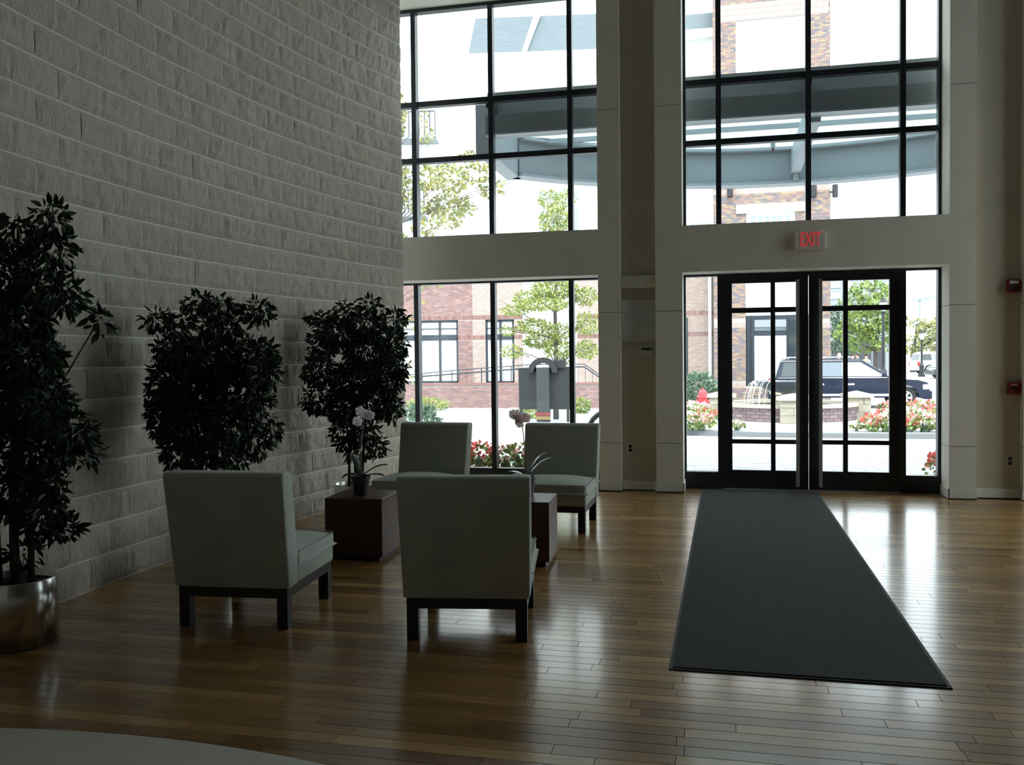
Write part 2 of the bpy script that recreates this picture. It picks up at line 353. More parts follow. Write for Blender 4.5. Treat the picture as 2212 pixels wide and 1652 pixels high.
# ================================================================== ROOM SHELL
# floor: slab, planks (nearest in view as parts), stone inlay
fl = tag(box('floor', 'subfloor', (-4.6, 6.05, -5, 10.3, -0.25, -0.014)), 'glossy brown hardwood strip floor with curved stone border', 'floor', kind='structure')
PW, LENS = 0.083, (0.45, 0.62, 0.8, 1.0, 1.25)
def plank_geo(L):
    e = 0.0016; w = PW-0.0012; l = L-0.0022
    v = [(0, 0, -.014), (l, 0, -.014), (l, w, -.014), (0, w, -.014), (0, 0, -e), (l, 0, -e), (l, w, -e), (0, w, -e), (.0002, e, 0), (l-.0002, e, 0), (l-.0002, w-e, 0), (.0002, w-e, 0)]
    f = [(0, 1, 5, 4), (1, 2, 6, 5), (2, 3, 7, 6), (3, 0, 4, 7), (4, 5, 9, 8), (5, 6, 10, 9), (6, 7, 11, 10), (7, 4, 8, 11), (8, 9, 10, 11)]
    return v, f
PM = []
for L in LENS:
    v, f = plank_geo(L); me = bpy.data.meshes.new('plank'); me.from_pydata(v, [], f); setmat(me, 'wood_plank'); PM.append(me)
planks = []; y = 0.4
while y < 10.28:
    x = -4.4-random.random()
    while x < 5.9:
        k = random.randrange(5)
        if not (math.hypot(x+LENS[k]/2+2.2, y+0.96) < 3.5): planks.append((x, y, k))
        x += LENS[k]
    y += PW
def plank_score(p):
    X, Y, k = p; u, v, z = proj((X+LENS[k]/2, Y, 0))
    if z < 0.5 or not (-60 < u < 2270) or not (1040 < v < 1680): return -1
    if -0.25 < X and X+LENS[k] < 0.95 and Y > 4.2: return -1
    if math.hypot(X+LENS[k]/2+2.2, Y+0.96) < 3.95: return -1
    return LENS[k]*PW/(z*z*z)
planks.sort(key=plank_score, reverse=True)
for (x, y, k) in planks[:300]: piece('plank', PM[k], fl, (x, y, 0))
V = []; F = []
for (x, y, k) in planks[300:]:
    v, f = plank_geo(LENS[k]); n = len(V); V += [(a+x, b+y, c) for a, b, c in v]; F += [tuple(i+n for i in q) for q in f]
np_mesh('plank_field', np.array(V), np.array(F), 'wood_plank', fl)['kind'] = 'stuff'
mb = MB(); arc = [(-2.2+4*math.cos(a), -0.96+4*math.sin(a)) for a in np.linspace(-0.35, PI+0.35, 90)]
arc = [p for p in arc if p[0] > -4.3]; poly = arc+[(-4.3, -5), (1.5, -5)]
mb.prism(poly, lambda a, b, d: (a, b, d), -0.013, 0.004).build('stone_inlay', 'stone_tile', fl)
box('stone_apron', 'stone_tile', (1.45, 6.0, -5, 0.4, -0.013, 0.002), fl)

# ceiling, side and back walls
tag(box('ceiling', 'ceiling_white', (-4.6, 6.3, -5.2, 10.3, 6.3, 6.5)), 'plain lobby ceiling high above the windows', 'ceiling', kind='structure')
mb = MB(); mb.box(6.06, 6.3, -5, 7.28, 0, 6.3); mb.box(6.06, 6.3, 9.5, 10.3, 0, 6.3); mb.box(6.06, 6.3, 7.28, 9.5, 5.56, 6.3)
tag(mb.build('wall_right', 'wall_back'), 'plain dark painted side wall right of the lobby', 'wall', kind='structure')
wr_ = empty('window_7', (6.2, 8.39, 0), 0, 'tall black framed window in the right side wall', 'window', kind='structure')
for y in (-1.11, -.03, 1.05): box('mullion', 'frame_black', (-.05, .05, y, y+.06, 0, 5.56), wr_)
for k in range(2):
    a_ = -1.11+.06+1.08*k; b_ = a_+1.02
    for z in (0, 2.36, 3.765, 4.42, 5.5): box('transom', 'frame_black', (-.045, .045, a_, b_, z, z+.06), wr_)
    for z0, z1 in ((.06, 2.36), (2.42, 3.765), (3.825, 4.42), (4.48, 5.5)): box('pane', 'glass', (-.004, .004, a_, b_, z0, z1), wr_)
tag(box('wall_back', 'wall_back', (-4.6, 6.3, -5.2, -5, 0, 6.3)), 'plain dark wall behind the lobby', 'wall', kind='structure')

# left wall: curved, split-face blocks with raked mortar joints
WR, WCX, WCY = 14.5, -3.96+14.5, 5.5
def wall_pt(t, off=0):           # t: arc length from the innermost point, off: into the room
    a = t/WR; return Vector((WCX-(WR-off)*math.cos(a), WCY+(WR-off)*math.sin(a), 0)), a
T0, T1 = -10.2, 3.93
mb = MB(); n = 60
ring = [wall_pt(T0+(T1-T0)*i/n)[0] for i in range(n+1)]
vs = []
for i in range(n+1):
    p, q = ring[i], wall_pt(T0+(T1-T0)*i/n, -0.19)[0]; vs += [(p.x, p.y, 0), (p.x, p.y, 6.3), (q.x, q.y, 0), (q.x, q.y, 6.3)]
fs = []
for i in range(n): k = 4*i; fs += [(k, k+4, k+5, k+1), (k+2, k+3, k+7, k+6), (k+1, k+5, k+7, k+3)]
mb.add(vs, fs+[(0, 1, 3, 2), (4*n, 4*n+2, 4*n+3, 4*n+1)])
mb.box(-4.6, -3.80, 9.3, 9.799, 0, 6.3); mb.box(-4.8, -4.61, -5, 10.3, 0, 6.3)
wl_ = tag(mb.build('wall_left', 'mortar'), 'curved wall of pale rough split-face concrete blocks', 'wall', kind='structure')
BH, BL, BJ, BVJ = 0.2032, 0.4064, 0.010, 0.003
def block_geo(seed, L=BL-BVJ, H=BH-BJ, nx=10, nz=5, amp=0.018):
    v = []; f = []
    for j in range(nz+1):
        for i in range(nx+1):
            s, t = i/nx, j/nz; x = s*L-L/2; z = t*H
            edge = min(1, min(s*L*2+.010, (1-s)*L*2+.010, t*H, (1-t)*H)/0.02)
            d = noise.noise(Vector((x*9+seed*13.7, seed*3.1, z*5)))*0.6+noise.noise(Vector((x*26+seed*5.3, seed, z*14)))*0.45
            v.append((x+(noise.noise(Vector((x*30, seed*7, z*30)))*0.012 if 0 < i < nx else 0), -(0.012+edge*(0.010+amp*d)), z))
    for j in range(nz):
        for i in range(nx): a = j*(nx+1)+i; f.append((a, a+1, a+nx+2, a+nx+1))
    b = len(v); rim = [0, nx, (nz+1)*(nx+1)-1, nz*(nx+1)]
    v += [(-L/2, 0.002, 0), (L/2, 0.002, 0), (L/2, 0.002, H), (-L/2, 0.002, H)]
    f += [tuple(list(range(nx, -1, -1))+[b, b+1]), tuple([nz*(nx+1)+i for i in range(nx+1)]+[b+2, b+3]),
          tuple([j*(nx+1) for j in range(nz+1)]+[b+3, b]), tuple([j*(nx+1)+nx for j in range(nz, -1, -1)]+[b+1, b+2])]
    return v, f
BMS = []
for k in range(13):
    v, f = block_geo(k+1) if k < 10 else block_geo(k+1, L=BL/2-BVJ, nx=5); me = bpy.data.meshes.new('block'); me.from_pydata(v, [], f); setmat(me, 'split_block'); BMS.append((me, v, f))
blocks = []
for c in range(31):
    t = T1-BL/2
    if c % 2: blocks.append((T1-BL/4, c, 10+random.randrange(3))); t -= BL/2
    while t > -7.5:
        blocks.append((t, c, random.randrange(10))); t -= BL
def block_score(b):
    p, a = wall_pt(b[0]); u, v, z = proj((p.x, p.y, b[1]*BH+0.1))
    if z < 0.5 or not (-120 < u < 900) or not (-60 < v < 1400): return -1
    return 1/(z*z)+(0.02 if v < 700 or u > 620 else 0)
blocks.sort(key=block_score, reverse=True)
for t, c, k in blocks[:300]:
    p, a = wall_pt(t, -0.0105); piece('block', BMS[k][0], wl_, (p.x, p.y, c*BH+BJ/2), (0, 0, PI/2-a))
mb = MB()
for t, c, k in blocks[300:]:
    p, a = wall_pt(t, -0.0105); M = Matrix.Translation((p.x, p.y, c*BH+BJ/2)) @ Matrix.Rotation(PI/2-a, 4, 'Z')
    mb.add([M @ Vector(q) for q in BMS[k][1]], BMS[k][2])
mb.build('block_field', 'split_block', wl_)['kind'] = 'stuff'

# window wall: core + painted panels
YF, YB = 9.80, 10.30
PIERS = [(-4.6, -4.05), (-1.342, -1.10), (-0.725, -0.44), (2.185, 2.43), (2.86, 3.12), (5.8, 6.06)]
NICHES = [(-1.10, -0.725), (2.43, 2.86)]
BAYS = [(-4.05, -1.342), (-0.44, 2.185), (3.12, 5.8)]
ZS0, ZS1, ZTOP = 2.357, 2.85, 5.56
mb = MB()
for a, b in PIERS: mb.box(a+.006, b-.006, YF+.006, YB-.006, 0, 6.3)
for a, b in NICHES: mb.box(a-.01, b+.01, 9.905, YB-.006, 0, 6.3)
for a, b in BAYS: mb.box(a-.01, b+.01, YF+.006, YB-.006, ZS0+.006, ZS1-.006); mb.box(a-.01, b+.01, YF+.006, YB-.006, ZTOP+.006, 6.3)
wf = tag(mb.build('wall_front', 'joint_dark'), 'beige painted panel wall with piers around the tall windows', 'wall', kind='structure')
JZ = [0, 0.53, 1.948, 4.132, 6.3]
for a, b in PIERS:
    for z0, z1 in zip(JZ[:-1], JZ[1:]):
        box('panel', 'paint', (a, b, YF, YB, z0+(.003 if z0 else 0), z1-(.003 if z1 < 6 else 0)), wf)
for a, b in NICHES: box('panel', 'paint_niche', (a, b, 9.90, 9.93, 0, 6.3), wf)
for a, b in BAYS:
    box('panel', 'paint', (a, b, YF, YB, ZS0, ZS1), wf); box('panel', 'paint', (a, b, YF, YB, ZTOP, 6.3), wf)
mb = MB()
for a, b in PIERS[1:]:
    mb.box(a-.010, b+.010, YF-.014, YF+.001, 0.012, 0.105)
for x, s in ((-1.342, -1), (-0.44, 1), (2.185, -1), (3.12, 1)): mb.box(min(x, x+s*.012), max(x, x+s*.012), YF-.014, 10.14, 0.012, 0.105)
for a, b in NICHES: mb.box(a+.010, b-.010, 9.886, 9.901, 0.012, 0.105)
bb = tag(mb.build('baseboard_front', 'paint'), 'low beige baseboard along the window wall piers', 'baseboard', kind='structure')
mb = MB()
for a, b in PIERS[1:]: mb.box(a-.006, b+.006, YF-.010, YF+.001, 0, 0.012)
for a, b in NICHES: mb.box(a, b, 9.89, 9.901, 0, 0.012)
mb.build('shadow_strip', 'leg_black', bb)  # solid black strip painting the thin shadow line below the baseboard

# windows ------------------------------------------------------------------
YW0, YW1, YG = 10.15, 10.25, 10.20
def glazing(name, label, x0, x1, z0, z1, mull, trans, mw=0.056, tw=0.062, edge=0.045, sill=None, head=None):
    o = empty(name, ((x0+x1)/2, YW0, z0), 0, label, 'window', kind='structure'); ox, oy, oz = o.location
    def part(nm, m, a, b, c, d, y0=YW0, y1=YW1): return box(nm, m, (a-ox, b-ox, y0-oy, y1-oy, c-oz, d-oz), o)
    sill = sill or edge; head = head or edge
    part('frame_side', 'frame_black', x0, x0+edge, z0, z1); part('frame_side', 'frame_black', x1-edge, x1, z0, z1)
    part('frame_sill', 'frame_black', x0+edge, x1-edge, z0, z0+sill); part('frame_head', 'frame_black', x0+edge, x1-edge, z1-head, z1)
    xs = [x0+edge]+[q for m in mull for q in (m-mw/2, m+mw/2)]+[x1-edge]
    zs = [z0+sill]+[q for t in trans for q in (t-tw/2, t+tw/2)]+[z1-head]
    for m in mull: part('mullion', 'frame_black', m-mw/2, m+mw/2, z0+sill, z1-head)
    for i in range(0, len(xs), 2):
        for t in trans: part('transom', 'frame_black', xs[i], xs[i+1], t-tw/2, t+tw/2, YW0+.008)
        for j in range(0, len(zs), 2): part('pane', 'glass', xs[i], xs[i+1], zs[j], zs[j+1], YG-.004, YG+.004)
    return o
glazing('window_1', 'tall black framed upper window beside the block wall', -4.05, -1.342, ZS1, ZTOP, (-3.552, -2.618, -1.697), (3.795, 4.452), sill=0.052, edge=0.04)
glazing('window_2', 'floor level black framed window behind the two facing chairs', -4.05, -1.342, 0.0, ZS0, (-3.552, -2.618, -1.697), (), sill=0.185, head=0.02, edge=0.04)
glazing('window_3', 'tall black framed upper window above the entrance doors', -0.44, 2.185, ZS1, ZTOP, (-0.060, 0.873, 1.815), (3.795, 4.452), sill=0.052, edge=0.03)
glazing('window_5', 'tall upper window in the bay right of the entrance', 3.12, 5.8, ZS1, ZTOP, (3.6, 4.5, 5.4), (3.795, 4.452))
glazing('window_6', 'floor level window in the bay right of the entrance', 3.12, 5.8, 0.0, ZS0, (3.6, 4.5, 5.4), (), sill=0.185, head=0.02)
# entrance frame with two sidelights
o = empty('window_4', (0.87, YW0, 0), 0, 'black entrance frame with a narrow sidelight at each side of the doors', 'window', kind='structure')
def ep(nm, m, a, b, c, d, y0=YW0, y1=YW1): return box(nm, m, (a-.87, b-.87, y0-YW0, y1-YW0, c, d), o)
ep('frame_side', 'frame_black', -0.44, -0.418, 0, ZS0); ep('frame_side', 'frame_black', 2.155, 2.185, 0, ZS0)
ep('post', 'frame_black', -0.078, -0.022, 0, ZS0); ep('post', 'frame_black', 1.79, 1.846, 0, ZS0)
ep('frame_head', 'frame_black', -0.418, -0.078, 2.335, ZS0); ep('frame_head', 'frame_black', 1.846, 2.155, 2.335, ZS0); ep('frame_head', 'frame_black', -0.022, 1.79, 2.318, ZS0)
ep('frame_sill', 'frame_black', -0.418, -0.078, 0, 0.187); ep('frame_sill', 'frame_black', 1.846, 2.155, 0, 0.187)
ep('pane', 'glass', -0.418, -0.078, 0.187, 2.335, YG-.004, YG+.004); ep('pane', 'glass', 1.846, 2.155, 0.187, 2.335, YG-.004, YG+.004)
ep('threshold', 'steel_brushed', -0.022, 1.79, 0.0, 0.012)
# door leaves
def leaf(name, label, x0, x1, g0, g1, mx, hx):
    d = empty(name, ((x0+x1)/2, YW0, 0), 0, label, 'door', kind='structure'); cx = (x0+x1)/2
    def p(nm, m, a, b, c, e, y0=0.012, y1=0.062): return box(nm, m, (a-cx, b-cx, y0, y1, c, e), d)
    p('stile', 'frame_black', x0, g0, 0.012, 2.3179); p('stile', 'frame_black', g1, x1, 0.012, 2.3179)
    p('rail', 'frame_black', g0, g1, 0.012, 0.212); p('rail', 'frame_black', g0, g1, 2.25, 2.3179)
    xs = (g0, mx-.024, mx+.024, g1); zs = (0.212, 0.481, 0.568, 1.908, 2.004, 2.25)
    p('muntin', 'frame_black', mx-.024, mx+.024, 0.212, 2.25)
    for a, b in ((xs[0], xs[1]), (xs[2], xs[3])):
        p('muntin', 'frame_black', a, b, zs[1]+.02, zs[2]-.02, .018, .058); p('muntin', 'frame_black', a, b, zs[3]+.02, zs[4]-.02, .018, .058)
        for c, e in ((zs[0], zs[1]+.02), (zs[2]-.02, zs[3]+.02), (zs[4]-.02, zs[5])): p('pane', 'glass', a, b, c, e, .034, .041)
    h = p('pull_bar', 'steel_brushed', hx-.018, hx+.018, 0.05, 2.27, -.055, -.03)
    for z in (0.2, 1.1, 2.1): box('standoff', 'steel_brushed', (hx-.012-cx, hx+.012-cx, -.03, .012, z, z+.03), h)
leaf('door_1', 'left black glazed entrance door leaf with tall pull bar', -0.0219, 0.871, 0.076, 0.772, 0.506, 0.757)
leaf('door_2', 'right black glazed entrance door leaf with tall pull bar', 0.877, 1.7899, 0.990, 1.685, 1.248, 0.990)

# ================================================================== WALL FITTINGS
s = empty('exit_sign', (0.858, YF, 2.548), 0, 'white exit sign with red letters above the entrance doors', 'exit sign')
box('housing', 'sign_white', (-.15, .15, -.045, 0.002, 0, .178), s, bevel=.006)
t = text_mesh('lettering', 'EXIT', 0.20, 0.002, 'exit_red', s, sx=0.50); t.location = (0, -.047, .095); t.rotation_euler = (PI/2, 0, 0)
s = empty('wall_ledge', (-0.9125, 9.9, 2.205), 0, 'cream ledge block spanning the narrow wall niche left of the doors', 'ledge')
for k in range(3): box('block', 'ledge_cream', (-.186+.124*k+.001, -.186+.124*(k+1)-.001, -.085, 0.002, 0, .13), s, bevel=.003)
s = empty('wall_panel', (-0.9125, 9.9, 1.63), 0, 'pale square panel fixed in the niche below the cream ledge', 'panel')
box('board', 'panel_pale', (-.184, .184, -.02, 0.002, 0, .455), s, bevel=.003); box('bottom_edge', 'paint_niche', (-.184, .184, -.03, -.001, -.012, -.001), s)
s = empty('wall_plaque', (-0.832, 9.9, 1.475), 0, 'small white plaque with a dark strip below the pale niche panel', 'plaque')
box('plate', 'plate_white', (-.072, .072, -.014, 0.002, 0, .10), s, bevel=.003); box('print', 'green_print', (-.055, .065, -.0165, -.0135, .055, .085), s)
def outlet(x, z, label):
    o = empty('wall_outlet', (x, 9.9, z), 0, label, 'outlet'); box('plate', 'plate_white', (-.035, .035, -.008, .002, 0, .112), o, bevel=.003)
    for q in (.018, .062): box('socket', 'socket_black', (-.018, .018, -.0105, -.007, q, q+.035), o)
outlet(-1.012, 0.405, 'wall outlet low in the niche left of the doors'); outlet(2.768, 0.325, 'wall outlet low on the wall right of the doors')
s = empty('alarm_strobe', (2.785, 9.9, 2.06), 0, 'red fire alarm strobe high on the wall at the right edge', 'fire alarm')
box('body', 'alarm_red', (-.062, .062, -.05, .002, 0, .128), s, bevel=.008); box('lens', 'plate_white', (-.04, .04, -.062, -.049, .085, .115), s, bevel=.004); box('grille', 'socket_black', (-.045, .045, -.0515, -.049, .015, .07), s)
s = empty('alarm_pull_station', (2.795, 9.9, 1.048), 0, 'red fire alarm pull station below the strobe at the right edge', 'fire alarm')
box('body', 'alarm_red', (-.06, .06, -.045, .002, 0, .124), s, bevel=.008); box('handle', 'socket_black', (-.04, .04, -.056, -.044, .045, .07), s, bevel=.003); box('label_strip', 'plate_white', (-.03, .03, -.047, -.044, .09, .105), s)

# ================================================================== FURNITURE
r = empty('runner_mat', (0.35, 7.1, 0), 0, 'long dark grey runner mat leading to the entrance doors', 'mat')
x0, x1, y0, y1 = -.61, .605, -2.89, 2.95
box('pile', 'mat_pile', (x0+.018, x1-.018, y0+.018, y1-.018, 0, .011), r)
mb = MB(); mb.box(x0, x1, y0, y0+.018, 0, .006); mb.box(x0, x1, y1-.018, y1, 0, .006); mb.box(x0, x0+.018, y0+.018, y1-.018, 0, .006); mb.box(x1-.018, x1, y0+.018, y1-.018, 0, .006)
mb.build('border', 'mat_rubber', r)

def make_chair(loc, deg, label):
    c = empty('slipper_chair', (*loc, 0), math.radians(deg), label, 'chair', 'grey slipper chairs around the cube tables')
    W2 = 0.328
    # back: side profile swept across the width
    prof = [(-.345, .222), (-.388, .50), (-.446, .845), (-.428, .862), (-.335, .862), (-.312, .845), (-.262, .60), (-.225, .42), (-.215, .222)]
    n = len(prof); mb = MB(); xs = (-W2, -W2*0.5, 0, W2*.5, W2)
    mb.prism(prof, lambda a, b, d: (d*(1+.035*(b-.222)/.64), a, b), -W2, W2); mb.build('backrest', 'fabric', c, bevel=.022, seg=3, smooth=True)
    MB().box(-W2+.004, W2-.004, -.213, .372, .222, .322).build('seat_base', 'fabric', c, bevel=.018, seg=3, smooth=True)
    # crowned seat cushion
    nx, ny = 10, 10; mb = MB(); top = []; 
    vs = []; fs = []
    for j in range(ny+1):
        for i in range(nx+1):
            sx, sy = i/nx*2-1, j/ny*2-1
            vs.append(((W2-.002)*sx, .083+.297*sy, .394+.045*(1-abs(sx)**3)*(1-abs(sy)**3)))
    for j in range(ny):
        for i in range(nx): a = j*(nx+1)+i; fs.append((a, a+1, a+nx+2, a+nx+1))
    ringi = [i for i in range(nx+1)]+[(j)*(nx+1)+nx for j in range(1, ny+1)]+[ny*(nx+1)+i for i in range(nx-1, -1, -1)]+[j*(nx+1) for j in range(ny-1, 0, -1)]
    b = len(vs); vs += [(vs[i][0], vs[i][1], .324) for i in ringi]; k = len(ringi)
    fs += [(ringi[i], b+i, b+(i+1) % k, ringi[(i+1) % k]) for i in range(k)]; fs.append(tuple(b+i for i in range(k)))
    cu = mb.add(vs, fs).build('seat_cushion', 'fabric', c, bevel=.016, seg=3, smooth=True)
    e = W2-.002; mb = MB()
    for z in (.398, .326): mb.tube([(-e, -.20, z), (-e, .352, z), (-e+.007, .370, z), (-e+.026, .378, z), (e-.026, .378, z), (e-.007, .370, z), (e, .352, z), (e, -.20, z)], .0042, 6)
    mb.build('piping', 'piping', cu)
    w = .312; mb = MB(); mb.box(-w, w, -.335, -.285, .168, .222); mb.box(-w, w, .305, .355, .168, .222); mb.box(-w, -w+.05, -.285, .305, .168, .222); mb.box(w-.05, w, -.285, .305, .168, .222)
    mb.build('apron', 'leg_black', c)
    for sx in (-1, 1):
        for yy in (-.335, .295):
            xo = w if sx > 0 else -w+.06; MB().box(xo-.06, xo, yy, yy+.06, 0, .168).build('leg', 'leg_black', c)
    return c
make_chair((-2.646, 4.74), 5, 'grey slipper chair seen from behind nearest the potted tree and block wall')
make_chair((-1.352, 4.765), 9, 'grey slipper chair with its back squarely to the viewer beside the runner mat')
make_chair((-2.67, 7.73), 177, 'grey slipper chair facing the room between the block wall tree and the window mullion')
make_chair((-1.445, 7.735), 180, 'grey slipper chair facing the room beside the pier with the cream ledge')

def make_table(x, y, deg, label):
    t = empty('cube_table', (x, y, 0), math.radians(deg), label, 'side table', 'dark wooden cube tables between the chairs')
    h = .217
    MB().box(-h, h, -h, h, .036, .43).build('body', 'dark_wood', t, bevel=.003); MB().box(-h, h, -h, h, .4315, .455).build('top', 'dark_wood', t, bevel=.003)
    MB().box(-h+.03, h-.03, -h+.03, h-.03, 0, .036).build('plinth', 'leg_black', t)
make_table(-2.632, 6.275, 3, 'dark wooden cube table between the left pair of chairs')
make_table(-1.420, 6.330, 3, 'dark wooden cube table half hidden behind the front middle chair')

def orchid(x, y, z, label, petals, fx, fz, leaves, seed, stem_bend):
    r = random.Random(seed); o = empty('potted_orchid', (x, y, z), 0, label, 'potted plant')
    MB().lathe([(.05, 0), (.052, .004), (.066, .115), (.074, .118), (.074, .142), (.066, .142), (.062, .125)], 20).build('pot', 'pot_dark', o, smooth=False)
    MB().lathe([(.0, .118), (.0645, .122)], 20, cap=False).build('soil', 'soil', o)
    for (ang, L, rise, drp) in leaves:      # strap leaves
        mb = MB(); vs = []; fs = []; d = Vector((math.cos(ang), math.sin(ang), 0)); sd_ = Vector((-d.y, d.x, 0)); m = 7
        for i in range(m+1):
            t = i/m; w = .030*math.sin(PI*min(1, .12+t*.88))**.6 if t < 1 else .002
            p = d*(L*t)+Vector((0, 0, .125+rise*math.sin(t*PI*.55)-drp*t*t))
            vs += [p-sd_*w+Vector((0, 0, .006)), p, p+sd_*w+Vector((0, 0, .006))]
        for i in range(m): fs += [(3*i, 3*i+1, 3*i+4, 3*i+3), (3*i+1, 3*i+2, 3*i+5, 3*i+4)]
        lo = mb.add(vs, fs).build('leaf', 'orchid_leaf', o, smooth=True); so = lo.modifiers.new('thick', 'SOLIDIFY'); so.thickness = .003
    pts = [Vector((0, 0, .12)), Vector((stem_bend*.3, 0, .12+(fz-.12)*.5)), Vector((stem_bend, 0, fz-.06)), Vector((fx*.6+stem_bend*.4, -.01, fz-.005)), Vector((fx, -.015, fz-.02)), Vector((fx+(fx-stem_bend)*.5, -.02, fz-.055))]
    MB().tube(pts, [.0045, .004, .0035, .003, .0025, .002], 6).build('stem', 'orchid_stem', o, smooth=True)
    for i in range(6):                       # blooms: five petals + lip
        t = i/5; c = pts[2].lerp(pts[4], t)+Vector((r.uniform(-.06, .06), r.uniform(-.04, .02), r.uniform(-.045, .045)))
        vs = []; fs = []; face = Euler((r.uniform(-.5, .4), r.uniform(-.4, .4), r.uniform(-.5, .5))).to_matrix()
        for k in range(5):
            a = 2*PI*k/5+PI/2; n = len(vs)
            for (q, w, dpt) in ((0, 0, 0), (.5, .5, .006), (1, .45, .0), (1.15, 0, -.004), (1, -.45, 0), (.5, -.5, .006)):
                R_ = .034; px_ = q*R_*math.cos(a)-w*R_*math.sin(a); pz_ = q*R_*math.sin(a)+w*R_*math.cos(a)
                vs.append(c+face @ Vector((px_, -dpt-.001*k, pz_)))
            fs += [(n, n+1, n+2, n+3), (n, n+3, n+4, n+5)]
        MB().add(vs, fs).build('bloom', petals, o)
    mb = MB()
    for i in range(3):
        p = pts[4].lerp(pts[5], .5+.5*i/2)+Vector((.012*i, 0, -.01*i)); mb.lathe([(.001, -.008), (.008, 0), (.001, .009)], 6, p)
    mb.build('bud', 'orchid_stem', o)
orchid(-2.640, 6.25, .4555, 'potted white orchid on the left cube table', 'orchid_white', .055, .62,
       [(2.35, .17, .16, .0), (2.9, .17, .05, .06), (.35, .20, .09, .0), (-.1, .20, .04, .02), (-2.6, .14, .05, .05)], 3, .03)
orchid(-1.412, 6.40, .4555, 'potted pale pink orchid on the table behind the front middle chair', 'orchid_pink', -.055, .605,
       [(.25, .20, .14, .0), (.55, .16, .15, -.03), (2.9, .17, .06, .03), (3.4, .16, .05, .05), (-1.2, .12, .05, .05)], 5, -.03)

# ficus trees in steel planters ------------------------------------------------
def ficus(x, y, label, pr, ph, blobs, n, size, stems, seed):
    o = empty('ficus_tree', (x, y, 0), 0, label, 'potted tree', 'ficus trees in steel planters along the block wall')
    MB().lathe([(pr, .012), (pr, ph-.006), (pr-.004, ph), (pr-.012, ph), (pr-.014, ph-.05)], 40).build('planter', 'pot_steel', o, smooth=False)
    pl = o.children[-1]; pl.data.polygons.foreach_set('use_smooth', [len(p.vertices) == 4 for p in pl.data.polygons])
    MB().lathe([(pr-.006, 0), (pr-.006, .014)], 40).build('planter_base', 'leg_black', pl)
    MB().lathe([(.0, ph-.03), (pr-.013, ph-.035)], 30, cap=False).build('soil', 'soil', o)
    for pts, r0, r1 in stems:
        m = len(pts); MB().tube([Vector(p) for p in pts], [r0+(r1-r0)*i/(m-1) for i in range(m)], 8).build('trunk', 'bark', o, smooth=True)
    mb = MB(); rr = random.Random(seed)
    for b in blobs:                         # twigs out to each tuft
        st = min(stems, key=lambda s_: (Vector(s_[0][-1])-Vector(b[:3])).length)[0]
        base = min((Vector(st[i]).lerp(Vector(st[i+1]), q) for i in range(len(st)-1) for q in (0, .5)), key=lambda p: (p-Vector(b[:3])).length+max(0, p.z-b[2])*2)
        mid = (base+Vector(b[:3]))/2+Vector((0, 0, .04)); mb.tube([base, mid, Vector(b[:3])], [.007, .005, .003], 5)
    mb.build('twigs', 'bark', o)
    cl = leaf_cloud(blobs, n, size, droop=.75, shell=.35, asp=.40, seed=seed)
    keep = np.array([math.hypot(c[0]+x-WCX, c[1]+y-WCY) < WR-.10 for c in cl[0]])
    cl = tuple(a[keep] for a in cl[:5])+(cl[5],)
    d = np.array([(-x-c[0])*.0+(c[0]*x+c[1]*y) for c in cl[0]])          # nearest the viewer first
    order = np.argsort(d); order = order[::1]
    cloud_pieces('leaf', cl, order[:300:1], 'ficus_leaf', o); cloud_mesh('foliage', cl, order[300:], 'ficus_leaf', o)
def blobs_px(x, y, L, dep):
    """L: (px, py, rx_px, rz_px) tufts on the plane through the tree -> local ellipsoids"""
    out = []; rr = random.Random(int(abs(x*100)))
    for (u, v, ru, rv) in L:
        p = on_y(u, v, y); sc = proj((p.x, y, p.z))[2]/FPX
        out.append((p.x-x, rr.uniform(-dep, dep), p.z, ru*sc, max(ru*sc*.8, .1), rv*sc))
    return out
X1, Y1 = -3.60, 3.95
ficus(X1, Y1, 'tallest ficus tree in a brushed steel planter at the left edge', .20, .345,
      blobs_px(X1, Y1, [(85, 470, 40, 40), (40, 510, 45, 45), (95, 540, 45, 45), (30, 600, 60, 55), (105, 610, 50, 45), (165, 645, 42, 34), (190, 690, 17, 35), (60, 690, 75, 60), (20, 780, 90, 70), (105, 770, 55, 60),
       (130, 860, 55, 50), (40, 880, 80, 70), (160, 930, 42, 50), (175, 975, 30, 30), (70, 970, 75, 60), (30, 1060, 75, 60), (95, 1050, 50, 45), (60, 1130, 55, 45), (125, 1090, 22, 22), (-60, 700, 80, 120), (-50, 900, 80, 120), (115, 1150, 24, 22), (35, 1200, 30, 25)], .10),
      7500, .062, [([(0.0, 0, .30), (-.02, .02, .8), (.03, .0, 1.4), (.09, -.02, 2.15)], .026, .008), ([(.07, .03, .30), (.09, .02, .8), (.12, .0, 1.2)], .018, .008), ([(-.06, -.04, .30), (-.10, -.02, .9), (-.12, 0, 1.6)], .018, .008)], 11)
X2, Y2 = -3.34, 5.38
